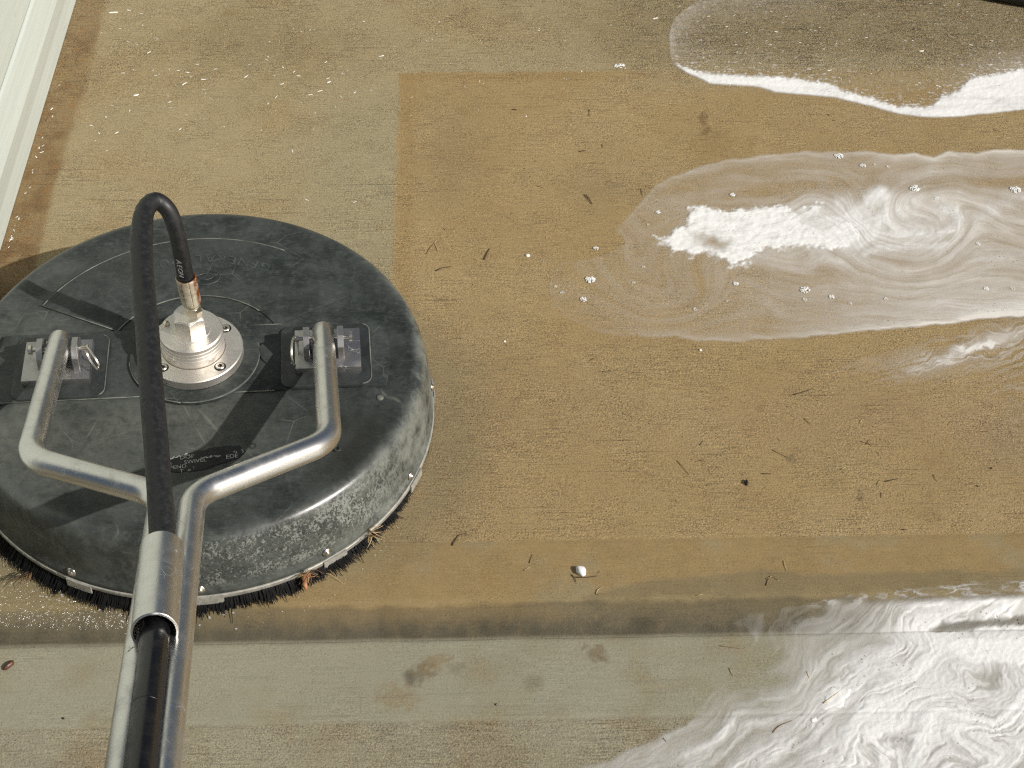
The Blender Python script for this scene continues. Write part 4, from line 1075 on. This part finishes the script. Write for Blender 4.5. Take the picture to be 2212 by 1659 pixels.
def f4(px, py):
    wx, wy = warpn(px, py, 8, 40, 101)
    sd = poly_sd(out4, wx, wy); inside = sst(-2, 8, sd)
    fx, fy = warpn(px, py, 46, 170, 102); fx, fy = warpn(fx, fy, 12, 36, 108)
    # flow runs from lower left up to the right
    V = [(1975, 1365, 1.3, 70), (2090, 1520, -1.6, 80), (1760, 1400, 0.5, 120), (1900, 1610, 1.3, 70), (2180, 1440, 1.1, 60), (1650, 1560, -0.4, 90), (1600, 1310, 0.9, 60), (2020, 1460, 1.2, 45), (2150, 1600, 1.8, 60), (1800, 1500, -0.9, 55)]
    fx, fy = swirl(fx, fy, V)
    c, s_ = math.cos(-0.62), math.sin(-0.62)
    gx2, gy2 = (fx - 1700) * c + (fy - 1500) * s_, -(fx - 1700) * s_ + (fy - 1500) * c
    st = fbm(gx2 / 230, gy2 / 34, 4, 103); st2 = fbm(gx2 / 160, gy2 / 13, 3, 104)
    depth = sst(20, 250, sd)
    d = 0.36 + 0.56 * depth + 0.44 * st * (1 - 0.5 * depth) + 0.16 * st2
    # bare brown streaks near the upper left of the puddle
    bare = np.exp(-blob(px, py, 1650, 1420, 60, 115, 0.55, 0.5, 41) ** 2)
    d = d - 0.55 * bare * (0.8 + 0.8 * st2)
    slope_y = (py > 1290) & (py < 1352)
    dk = sst(-3, 7, poly_sd(dark4, px + 6 * st, py + 6 * st2))
    dstr = np.exp(-((py - 1322) / 17) ** 2) * sst(2000, 1800, px) * sst(1400, 1440, px)
    d = d - 0.30 * dstr * (0.6 + 0.9 * st2) - 0.0 * dk
    solid = sst(-12, 26, poly_sd(sol4, px + 8 * st, py + 8 * st2))
    low = sst(1545, 1640, py - 60 * st + 0.10 * (1900 - px) * -1) * sst(1420, 1760, px + 40 * st)
    lowl = np.maximum(np.exp(-((sd - 70) / 50) ** 2) * sst(1520, 1600, py) * 0.85, 0.9 * sst(28, 80, sd + 22 * st) * sst(1450, 1560, py) * sst(1900, 1650, px))
    edge_w = np.exp(-blob(px, py, 2150, 1299, 150, 8, -0.05, 0.4, 42) ** 2) * 0.95
    up4 = sst(1322, 1300, py + 0.030 * (px - 1500) + 6 * st)
    big = sst(1690, 1980, px + 0.6 * (py - 1400)) * 0.92
    low = np.maximum(low, 0.9 * sst(1500, 1640, py + 0.25 * (px - 1900)) * sst(1560, 1800, px))
    w = np.maximum.reduce([solid, 0.95 * low * (0.75 + 0.6 * st), lowl * (0.7 + 0.7 * st), edge_w, big * (0.96 + 0.34 * st)])
    w = w * (1 - 0.95 * dk) * (1 - up4)
    wisp = sst(1275, 1255, py + 0.20 * (px - 1900) * -1) 
    up = sst(1322, 1300, py + 0.030 * (px - 1500) + 6 * st)
    fil = np.clip(1 - np.abs(fbm(px / 46 + 3, py / 16 + 0.06 * px / 16, 4, 105)) * 5.0, 0, 1)
    fil = fil * sst(-0.25, 0.25, fbm(px / 70, py / 26, 3, 106))
    d = d * (1 - up) + up * np.clip(0.05 + 0.75 * fil, 0, 1) * sst(1235, 1275, py + 0.20 * (px - 2212) * -0.0 + 0.10 * (px - 1900)) 
    d = np.maximum(d, w); d = d * (1 - 0.80 * dk) + 0.12 * dk
    d = d * (1 - (0.65 - 0.65 * sst(1610, 1800, px)) * sst(1362, 1345, py))
    d = d * (1 - 0.75 * sst(1500, 1440, px) * sst(1420, 1370, py))
    w = np.maximum(w, edge_w)
    lx2 = fbm(gx2 / 210, gy2 / 30, 4, 121); lx3 = fbm(gx2 / 120, gy2 / 12, 3, 122)
    gate = sst(-0.22, 0.22, fbm(px / 110, py / 70, 3, 123))
    lines = np.clip(1 - np.abs(lx2) * 9.0, 0, 1) * gate + 0.30 * np.clip(1 - np.abs(lx3 - 0.05) * 7.0, 0, 1) * (1 - gate)
    grey = sst(0.02, 0.45, fbm(gx2 / 260, gy2 / 60, 3, 124)) * (1 - solid)
    lines = np.clip(lines * (1 - 0.9 * solid), 0, 1)
    w = w * (1 - 0.62 * lines) * (1 - 0.55 * grey); d = d * (1 - 0.30 * lines) * (1 - 0.22 * grey)
    return np.maximum(d, edge_w) * inside, w * (1 - 0.3 * lines) + (0.30 + 0.26 * st + 0.05 * st2 + 0.35 * fbm(px / 160, py / 90, 3, 107)) * depth * (1 - up) * (1 - dk), gx2, gy2
foam_sheet('soap_foam', (1180, 1225, 2270, 1720), f4, 'large marbled white foam puddle covering the lower right corner', step=0.0013, thick=0.0018, flow=(1 / 230, 1 / 24), mat=MAT_FOAM_GREY)

# ------------------------------------------------------------------ thrown water by the brush
def water_sheet(name, poly, amp, sc, step=0.0016, seed=0):
    xs_ = [p[0] for p in poly]; ys_ = [p[1] for p in poly]
    cs = [at(x, y) for x in (min(xs_), max(xs_)) for y in (min(ys_), max(ys_))]
    gx = np.arange(min(c.x for c in cs), max(c.x for c in cs), step); gy = np.arange(min(c.y for c in cs), max(c.y for c in cs), step)
    X, Y = np.meshgrid(gx, gy); px, py = to_picture(X, Y)
    sd = poly_sd(poly, px + 14 * fbm(px / 30, py / 30, 3, 110 + seed), py + 10 * fbm(px / 30, py / 30, 3, 120 + seed))
    m = sst(0, 30, sd)
    h = np.abs(fbm(px / sc, py / (sc * 0.7), 2, 130 + seed)) 
    Z = ground_z(X, Y) + 0.0007 + m * (0.0012 + amp * h)
    me = grid_mesh(gx, gy, Z, sd > 1, name)
    return put(name, me, MAT_WATER, kind='structure')
water_sheet('water', [(-60, 1150), (0, 1165), (70, 1245), (180, 1305), (300, 1330), (300, 1350), (120, 1352), (-60, 1345)], 0.0011, 18)

drops = bmesh.new()
for k in range(120):
    a = math.radians(random.choice([random.uniform(-128, -84), random.uniform(-84, -8), random.uniform(-128, -60)])); r = 0.277 + abs(random.gauss(0, 0.018))
    p = root.matrix_world @ Vector((r * math.cos(a), r * math.sin(a), 0)); q = random.uniform(0.0004, 0.0012) * (1.3 if a < -1.4 else 0.8)
    z = float(ground_z(np.array(p.x), np.array(p.y)))
    ic = bmesh.ops.create_icosphere(drops, subdivisions=1, radius=q)
    for v in ic['verts']: v.co = Vector((p.x + v.co.x * random.uniform(.8, 1.5), p.y + v.co.y, z + max(0, v.co.z * 0.6) + 0.0006))
put('water_droplets', mesh_bm(drops, 'droplets'), MAT_DROP, None, 'glinting water droplets thrown on the concrete around the front of the brush', 'droplets', None, 'stuff')

# ------------------------------------------------------------------ foam bubbles, flecks, twigs, pebbles
def bubble_mesh(r, n, seed):
    rs = random.Random(seed); bm = bmesh.new()
    for k in range(n):
        a = rs.uniform(0, 6.28); q = r * math.sqrt(rs.random()); b = r * rs.uniform(0.10, 0.20)
        ico = bmesh.ops.create_icosphere(bm, subdivisions=1, radius=b)
        z = 0.30 * r * (1 - (q / r) ** 2)
        for v in ico['verts']: v.co = Vector((v.co.x + q * math.cos(a), v.co.y + q * math.sin(a) * 0.8, max(0.0, v.co.z * 0.75 + z)))
    return mesh_bm(bm, 'bubbles')
BUB = [bubble_mesh(0.5, 70, 1), bubble_mesh(0.5, 46, 2), bubble_mesh(0.5, 22, 3)]
bub_spots = Z1([(260, 708), (230, 796), (565, 404), (104, 738), (133, 766), (520, 460), (1378, 151), (1486, 194), (1720, 297), (1225, 753), (1346, 785), (1816, 342), (2041, 748), (2160, 748), (900, 326), (286, 566), (500, 651), (732, 842), (915, 726), (2004, 547), (2172, 303), (1540, 190), (1600, 200), (455, 722), (1590, 795), (1430, 815), (1225, 798), (2120, 846), (875, 804)], 1300, 300, 1.8433)
bub_size = [60, 42, 32, 22, 26, 18, 58, 42, 66, 60, 34, 36, 34, 30, 36, 34, 20, 26, 34, 32, 70, 20, 26, 20, 30, 24, 28, 24, 16]
bub_lab = {0: 'largest round white bubble cluster at the left tip of the long foam puddle', 1: 'oval white bubble cluster just below the largest cluster at the puddle tip', 2: 'small white bubble cluster in the clear water left of the white raft', 6: 'flat white bubble cluster riding on the upper rim of the long puddle', 7: 'round bubble cluster just inside the upper rim of the long puddle', 8: 'bright bubble cluster with dark holes above the foam spiral', 9: 'ragged bubble cluster with big holes below the white raft', 20: 'wide bubble cluster at the right picture edge above the spiral', 14: 'translucent bubble cluster on bare water above the white raft', 11: 'white bubble cluster right above the spiral of foam', 15: 'pale bubble film left of the puddle on brown concrete'}
for i, ((x, y), s) in enumerate(zip(bub_spots, bub_size)):
    o = put('bubble_cluster', BUB[i % 2 if s > 30 else 2], MAT_BUB, None, bub_lab.get(i, 'little white bubble cluster floating on the thin milky water of the long puddle'), 'bubbles', 'bubble clusters on the long foam puddle')
    p = at(x, y); k = 0.85 * s / 1.8433 / 1.13 / 1900.0
    o.location = (p.x, p.y, 0.0012); o.rotation_euler = (0, 0, random.uniform(0, 6)); o.scale = (k, k * 1.15, k * 0.5)
p = at(1338, 143)
o = put('bubble_cluster', BUB[1], MAT_BUB, None, 'lone white foam blob on tan concrete left of the upper foam edge', 'bubbles'); o.location = (p.x, p.y, 0.0006); o.scale = (0.017, 0.013, 0.006); o.rotation_euler = (0, 0, .3)

def fleck_mesh(seed):
    rs = random.Random(seed); n = 5
    L = 1.0; v = []; f = []
    cur = rs.uniform(-0.5, 0.5)
    for i in range(n):
        t = i / (n - 1); w = 0.20 * math.sin(math.pi * (0.08 + 0.84 * t)) * rs.uniform(0.35, 1.5)
        x = (t - .5) * L; y = cur * (t - .5) ** 2
        v += [(x, y - w, 0.0), (x, y - w * 0.3, 0.22 * w + 0.10), (x, y + w * 0.4, 0.22 * w + 0.10), (x, y + w, 0.0)]
    for i in range(n - 1):
        for j in range(3): a = i * 4 + j; f.append((a, a + 1, a + 5, a + 4))
    f += [(0, 3, 2, 1), ((n - 1) * 4, (n - 1) * 4 + 1, (n - 1) * 4 + 2, (n - 1) * 4 + 3)]
    return mesh_py(v, f, 'fleck')
FLK = [fleck_mesh(k) for k in range(8)]
def fleck(px, py, size_px, ang, label, group):
    p = at(px, py)
    if p.x < XW + 0.006: return
    o = put('soap_fleck', random.choice(FLK), MAT_FLECK, None, label, 'soap fleck', group)
    k = size_px / 1700.0
    o.location = (p.x, p.y, 0.0003 + float(ground_z(np.array(p.x), np.array(p.y)))); o.rotation_euler = (0, 0, ang); o.scale = (k, k * random.uniform(0.6, 1.1), k * 0.5)
def zz(x, y): return ((150 + x / 2.765) / 1.1302, (x * 0 + y / 2.765) / 1.1302)
named = [(395, 194, 10, .1), (455, 70, 18, -.1), (350, 85, 34, .1), (650, 264, 11, 0), (450, 283, 10, 0), (590, 355, 18, .8), (918, 435, 12, 0), (415, 494, 14, .1), (727, 470, 13, -1.3), (790, 477, 13, .3), (848, 490, 16, -.3), (1040, 467, 15, .2), (830, 566, 24, .8), (957, 537, 20, -.1), (637, 510, 10, 0), (505, 643, 20, .4), (958, 606, 10, 0), (972, 630, 9, 0), (730, 690, 12, .6), (460, 750, 15, -1.4), (300, 792, 13, -1.3), (372, 897, 16, .7), (253, 900, 12, -1.0), (200, 847, 13, 0), (800, 873, 13, .9), (1248, 517, 20, .9), (1268, 435, 11, 0), (1385, 405, 15, -.7), (1495, 455, 13, -1.2), (1570, 485, 13, .9), (1600, 513, 16, -.1), (1490, 568, 15, .4), (1785, 420, 14, .9), (1805, 555, 18, .6), (1800, 530, 14, .5), (1885, 653, 15, -1.0), (1980, 625, 13, .8), (1745, 615, 20, .4), (1680, 640, 16, .3), (1450, 655, 18, 1.2), (1395, 700, 10, 1.2), (1560, 1020, 18, -1.3), (2090, 610, 9, 0), (1895, 500, 10, 0), (305, 1017, 8, 0), (1655, 1350, 18, -.6), (1980, 1365, 13, .5), (2040, 145, 9, 0), (2160, 380, 20, .4), (540, 92, 12, 0), (1350, 880, 9, 1), (1710, 765, 10, 0.3), (875, 520, 10, -.5)]
G1 = 'soap flecks on the tan concrete behind the machine'
for x, y, s, a in named: fleck(*zz(x, y), s * 0.72, a, 'small white soap fleck on the tan concrete behind the black machine', G1)
for k in range(140):
    x = random.uniform(200, 1400); y = random.triangular(0, 330, 90)
    fleck(x, y, random.uniform(2.0, 6.5), random.uniform(-1.5, 1.5), 'small white soap fleck on the tan concrete behind the black machine', G1)
for k in range(22):
    t = random.random(); y = 150 + 390 * t; x = 165 - 0.3028 * y + random.uniform(4, 16)
    fleck(x + 9, y, random.uniform(4, 11), random.uniform(.4, 2.2), 'small foam crumb on the dirt strip right at the foot of the cream wall', 'foam crumbs along the wall foot')
G2 = 'soap flecks on the wet grit inside the upper foam edge'
for x, y, s in ((1730, 40, 9), (1703, 52, 7), (1600, 45, 16), (1895, 78, 11), (2115, 92, 9), (2250, 125, 14), (2025, 172, 13), (1975, 170, 10), (2290, 210, 14), (1880, 110, 10), (1855, 155, 9), (2010, 120, 9), (1710, 98, 8), (1660, 15, 7), (2340, 10, 8), (2210, 100, 8), (1990, 75, 8), (2420, 100, 10), (2370, 110, 12), (2440, 130, 10), (2380, 125, 7)):
    fleck(x / 1.1302, y / 1.1302, s, random.uniform(-.6, .6), 'small white soap fleck on wet grit inside the upper right foam edge', G2)
top1p = top1
for k in range(70):
    x = random.uniform(1560, 2210); y = random.uniform(0, 250)
    if poly_sd(top1p, np.array([x]), np.array([y]))[0] > -3 or poly_sd(out1, np.array([x]), np.array([y]))[0] < 5: continue
    fleck(x, y, random.uniform(3, 8), random.uniform(-.8, .8), 'small white soap fleck on wet grit inside the upper right foam edge', G2)

def twig(pts, r, mat, label, group=None, cat='twig', name='twig', lift=0.0):
    W_ = []
    for i, (x, y) in enumerate(pts):
        p = at(x, y); z = float(ground_z(np.array(p.x), np.array(p.y)))
        W_.append(Vector((p.x, p.y, z + r * 0.9 + lift * (0.4 + 0.6 * math.sin(i * 2.1)))))
    c = W_[0].copy()
    path = smooth_path([p - c for p in W_], 0.003)
    L = sum((b - a).length for a, b in zip(path, path[1:])) or 1
    r = r * 0.62
    bm = sweep_bm(path, lambda t: r * (1.0 - 0.45 * t / L), 6)
    o = put(name, mesh_bm(bm, name), mat, None, label, cat, group); o.location = c
    return o
def Q(pts, ox, oy, sc): return Z1(pts, ox, oy, sc)
R6 = (900, 100, 2.765); R7 = (1600, 800, 2.4578); R4 = (1000, 1150, 2.4578); RB = (1400, 1350, 2.0109)
D, S, B = MAT_TWIG
big = [
 (Q([(780, 1480), (798, 1440), (818, 1405)], *R6), .0011, D, 'short dark twig upright in the picture, right of the forked straw near the machine'),
 (Q([(455, 1555), (500, 1535), (530, 1530), (560, 1527)], *R6), .0011, D, 'dark brown twig lying flat right of the machine, below the forked straw'),
 (Q([(390, 1440), (420, 1395), (450, 1360)], *R6), .0007, B, 'thin brown needle, left leg of the forked straw right of the machine'),
 (Q([(468, 1420), (455, 1385), (445, 1362), (462, 1350)], *R6), .0008, S, 'pale forked straw right of the machine on brown concrete'),
 (Q([(1455, 1040), (1480, 1070), (1508, 1105)], *R6), .0010, D, 'dark double needle slanting left of the long foam puddle'),
 (Q([(1470, 1038), (1490, 1065), (1512, 1098)], *R6), .0006, B, 'thin needle lying against the dark slanting one left of the long puddle'),
 (Q([(1422, 752), (1445, 746), (1468, 742)], *R6), .0012, D, 'stubby dark twig in the middle of the brown field above the puddle'),
 (Q([(1490, 465), (1488, 490), (1492, 510)], *R6), .0007, D, 'upright thin twig high in the brown field'),
 (Q([(1130, 980), (1155, 985), (1182, 995)], *R6), .0006, B, 'faint brown needle in the centre of the brown field'),
 (Q([(970, 468), (985, 466), (1002, 470)], *R6), .0012, D, 'small black chip in the upper left of the brown field'),
 (Q([(1840, 1000), (1842, 1030), (1848, 1048)], *R6), .0006, D, 'dark needle touching the rounded rim of the long foam puddle'),
 (Q([(1575, 700), (1582, 725)], *R6), .0008, D, 'tiny dark twig beside the stubby twig above the puddle'),
 (Q([(1196, 1335), (1205, 1320), (1225, 1318)], *R6), .0006, S, 'curved pale straw bit between the double needle and the machine'),
 (Q([(828, 405), (880, 392), (932, 373)], *R7), .0009, D, 'dark twig lying under the long puddle beside a pale straw'),
 (Q([(940, 368), (985, 375), (1030, 383), (1065, 392)], *R7), .0006, S, 'pale straw continuing right of the dark twig below the puddle'),
 (Q([(895, 545), (912, 565), (930, 580)], *R7), .0007, B, 'short brown twig slanting in the right half of the brown field'),
 (Q([(640, 880), (668, 880), (696, 880)], *R7), .0010, D, 'level dark twig right of the black pebble'),
 (Q([(1380, 926), (1418, 918), (1458, 908)], *R7), .0010, D, 'dark twig far right of the black pebble'),
 (Q([(130, 800), (170, 845), (203, 885)], *R7), .0006, B, 'long thin stalk with a dark tip left of the black pebble'),
 (Q([(700, 735), (750, 760), (800, 785)], *R7), .0006, B, 'brown stalk ending in a grey stain in the right half of the brown field'),
 (Q([(1668, 885), (1680, 910), (1690, 925)], *R7), .0007, B, 'small bent brown twig right of the far dark twig'),
 (Q([(1925, 950), (1945, 958)], *R7), .0009, D, 'tiny dark chip near the right picture edge'),
 (Q([(1480, 1214), (1510, 1214)], *R7), .0010, D, 'dark chip on the line where the trowelled band begins'),
 (Q([(1115, 855), (1128, 845), (1138, 840)], *R7), .0006, S, 'little pale straw above the grey stains right of the pebble'),
 (Q([(1225, 575), (1235, 560), (1250, 550)], *R7), .0006, S, 'little pale straw beside a white speck below the puddle'),
 (Q([(1355, 990), (1358, 1025)], *R7), .0006, B, 'thin brown needle upright beside the grey green stain'),
 (Q([(1958, 1158), (1985, 1155)], *R7), .0006, S, 'pale straw lower right on the brown field'),
 (Q([(1265, 700), (1285, 675)], *R7), .0006, B, 'right leg of the star shaped needle cluster'),
 (Q([(1268, 690), (1300, 712)], *R7), .0006, B, 'lower leg of the star shaped needle cluster'),
 (Q([(1230, 685), (1268, 695)], *R7), .0006, B, 'left leg of the star shaped needle cluster'),
 (Q([(256, 450), (275, 415), (300, 385), (345, 377)], *R4), .0009, D, 'bent dark twig crossing the line of the trowelled band beside the machine'),
 (Q([(720, 555), (730, 530), (738, 502)], *R4), .0007, B, 'small brown stalk up left of the white pebble'),
 (Q([(685, 600), (705, 588), (720, 580)], *R4), .0006, S, 'pale straw left of the white pebble'),
 (Q([(1000, 640), (1060, 642), (1128, 632)], *R4), .0011, D, 'dark twig pointing right from under the white pebble'),
 (Q([(972, 625), (990, 645), (998, 670)], *R4), .0008, D, 'dark twig hanging below left of the white pebble'),
 (Q([(1120, 740), (1130, 715), (1160, 695)], *R4), .0008, S, 'bent pale straw below right of the white pebble'),
 (Q([(1120, 742), (1185, 736)], *R4), .0005, B, 'thin brown needle level with the foot of the bent pale straw'),
 (Q([(1720, 748), (1760, 742)], *R4), .0006, S, 'pale straw on the grey part of the trowelled band'),
 (Q([(2140, 690), (2160, 640), (2180, 632), (2210, 655)], *R4), .0008, B, 'crossed straw tangle right on the trowelled band'),
 (Q([(1032, 40), (1040, 70), (1048, 92)], *RB), .0007, S, 'pale straw pair on the band above the straw tangle'),
 (Q([(945, 130), (975, 118), (1010, 140)], *RB), .0006, S, 'pale straw across the tangle on the trowelled band'),
 (Q([(1155, 548), (1162, 570), (1172, 588)], *RB), .0010, S, 'white straw stuck in the lower foam below the step'),
 (Q([(725, 420), (780, 428), (830, 434)], *RB), .0006, B, 'thin needle on the lower slab just left of the big foam'),
 (Q([(775, 530), (785, 555), (795, 568)], *RB), .0008, S, 'pale straw at the left rim of the big foam'),
 (Q([(985, 848), (1020, 815), (1075, 790), (1130, 760)], *RB), .0010, B, 'long twig coated with soap lying in the big foam'),
 (Q([(1235, 705), (1290, 665), (1335, 630)], *RB), .0014, S, 'foam covered stick on the white lump in the big foam'),
 (Q([(445, 875), (460, 892)], *RB), .0008, D, 'dark chip in the grey rim of the big foam'),
 (Q([(2065, 290), (2100, 300)], *R7), .0006, S, 'pale straw near the wispy soap streaks'),
]
for pts, r, m_, lb in big: twig(pts, r, m_, lb, 'twigs and straws scattered on the concrete', lift=0.0004)
# loose brown grass shreds on the brown field, nothing tells them apart
for k in range(52):
    x = random.uniform(900, 2200); y = random.uniform(200, 1170)
    if poly_sd(out2, np.array([x]), np.array([y]))[0] > -8: continue
    if y > 1150 and x > 1500: continue
    a = random.uniform(-1.4, 1.4); l = random.uniform(5, 17)
    bend = random.uniform(-4, 4)
    twig([(x, y), (x + .5 * l * math.cos(a) + bend * .5, y + .5 * l * math.sin(a) * .7 - bend * .5), (x + l * math.cos(a), y + l * math.sin(a) * .7)], random.uniform(.0003, .0006), random.choice([D, B, B, S]), 'tiny brown grass shred on the unwashed brown concrete', 'grass shreds on the brown concrete', 'grass shred', 'grass_shred')

def pebble(name, x, y, sx, sy, sz, mat, label, cat, seed, rot=0.0, sub=3, rag=0.25):
    p = at(x, y); rs = np.random.default_rng(seed)
    bm = bmesh.new(); bmesh.ops.create_icosphere(bm, subdivisions=sub, radius=1.0)
    for v in bm.verts:
        q = 1 + rag * float(fbm(np.array(v.co.x * 1.7 + seed), np.array(v.co.y * 1.7 + v.co.z), 3, seed))
        v.co = Vector((v.co.x * sx * q, v.co.y * sy * q, max(v.co.z * sz * q, -0.4 * sz)))
    o = put(name, mesh_bm(bm, name), mat, None, label, cat)
    o.location = (p.x, p.y, float(ground_z(np.array(p.x), np.array(p.y))) + 0.38 * sz); o.rotation_euler = (0, 0, rot); return o
pebble('pebble', 1255, 1236, .0055, .0066, .005, MAT_PEB_W, 'white round pebble on the trowelled band beside dark twigs', 'pebble', 3, 0.5)
pebble('pebble', 1612, 1044, .0022, .0040, .0030, MAT_PEB_B, 'small black pebble on the brown concrete', 'pebble', 4)
pebble('seed', 13, 1422, .0072, .0030, .0032, MAT_SEED, 'dark brown seed husk on the lower slab at the left picture edge', 'seed', 5, 0.9)
pebble('foam_lump', 1812, 1492, .019, .0115, .0016, MAT_BUB, 'white foam lump with a groove standing in the big foam', 'foam lump', 6, 0.7, 4, 0.5)
pebble('foam_lump', 1762, 1540, .004, .003, .0015, MAT_BUB, 'small foam knob below the grooved foam lump', 'foam lump', 8, 0.2, 3, 0.5)
pebble('pebble', 1090, 738, .0016, .0016, .0012, MAT_PEB_W, 'tiny white grit grain right of the machine', 'pebble', 11)
pebble('pebble', 1513, 757, .0018, .0018, .0014, MAT_PEB_W, 'tiny white grit grain just under the lower rim of the long puddle', 'pebble', 12)
pebble('pebble', 1140, 553, .0030, .0026, .002, MAT_PEB_W, 'little white grit grain between the machine and the puddle tip', 'pebble', 13)
for x, y, lb in ((1790, 249, 'black grit speck below the upper foam edge'), (1072, 1506, 'dark grit crumb at the trowelled line of the lower slab'), (300, 1600, None), (131, 1536, 'dark crumb at the trowelled line left of the handle'), (2141 / 1, 1012, 'black grit speck on the brown field near the right edge')):
    if lb: pebble('grit', x, y, .0013, .0012, .0011, MAT_PEB_B, lb, 'grit', int(x) % 50)

# tufts of grass caught in the brush
def tuft(name, x, y, n, L, mats, label, spread=1.2, base=-1.0, z=0.014, seed=0):
    rs = random.Random(seed); c = at(x, y, z)
    e = put(name, None, None, None, label, 'grass tuft'); e.location = c
    for k in range(n):
        a = base + rs.uniform(-spread, spread); l = L * rs.uniform(.4, 1); el = rs.uniform(-0.35, 0.5)
        st_ = Vector((rs.uniform(-.004, .004), rs.uniform(-.003, .003), rs.uniform(-.003, .003)))
        d = Vector((math.cos(a) * math.cos(el), math.sin(a) * math.cos(el), math.sin(el)))
        pts = [st_, st_ + d * l * .5 + Vector((rs.uniform(-.002, .002), rs.uniform(-.002, .002), rs.uniform(0, .002))), st_ + d * l]
        for p in pts: p.z = max(p.z, 0.0015 - c.z)
        put('blade', mesh_bm(sweep_bm(smooth_path(pts, .003), lambda t: .0006 * (1 - .6 * t / l), 5), 'blade'), mats[k % len(mats)], e)
    return e
tuft('grass_tuft', 800, 1152, 16, .020, [S, S, B], 'pale straw tuft caught in the black brush on the right front', 1.3, -0.6, .016, 1)
tf = tuft('grass_tuft', 665, 1238, 18, .018, [B, MAT_LEAF, S], 'reddish brown leaf and grass tuft caught under the rim left of a clip', 1.3, -1.5, .016, 2)
lf = bmesh.new()
sweep_bm([Vector((0, 0, .002)), Vector((-.003, -.006, -.001)), Vector((-.003, -.012, -.006)), Vector((-.001, -.016, -.009))], lambda t: .0034 * math.sin(0.35 + 2.5 * t / .021), 8, bm=lf)
put('leaf', mesh_bm(lf, 'leaf'), MAT_LEAF, tf)
tuft('grass_tuft', 60, 1240, 18, .022, [D, B, D], 'dark dry grass tuft sticking out of the brush at the left front', 1.0, -2.0, .014, 3)
twig([(688, 1240), (715, 1246), (742, 1262)], .0006, S, 'single pale straw poking out from under the rim right of the reddish tuft', 'twigs and straws scattered on the concrete', lift=.004)

# unidentified dark object at the top right corner, built as a rubber tube
cp = at(2228, -3, 0.013)
hp = [Vector((cp.x + dx, cp.y + dy, 0.013)) for dx, dy in ((-0.30, 0.16), (-0.16, 0.072), (-0.07, 0.027), (0.0, 0.0), (0.10, -0.026), (0.24, -0.03), (0.45, 0.02))]
put('dark_object', mesh_bm(sweep_bm(smooth_path(hp, 0.01), 0.013, 20), 'dark_object'), MAT_HOSE, None, 'unidentified dark object just showing in the top right corner', 'hose')
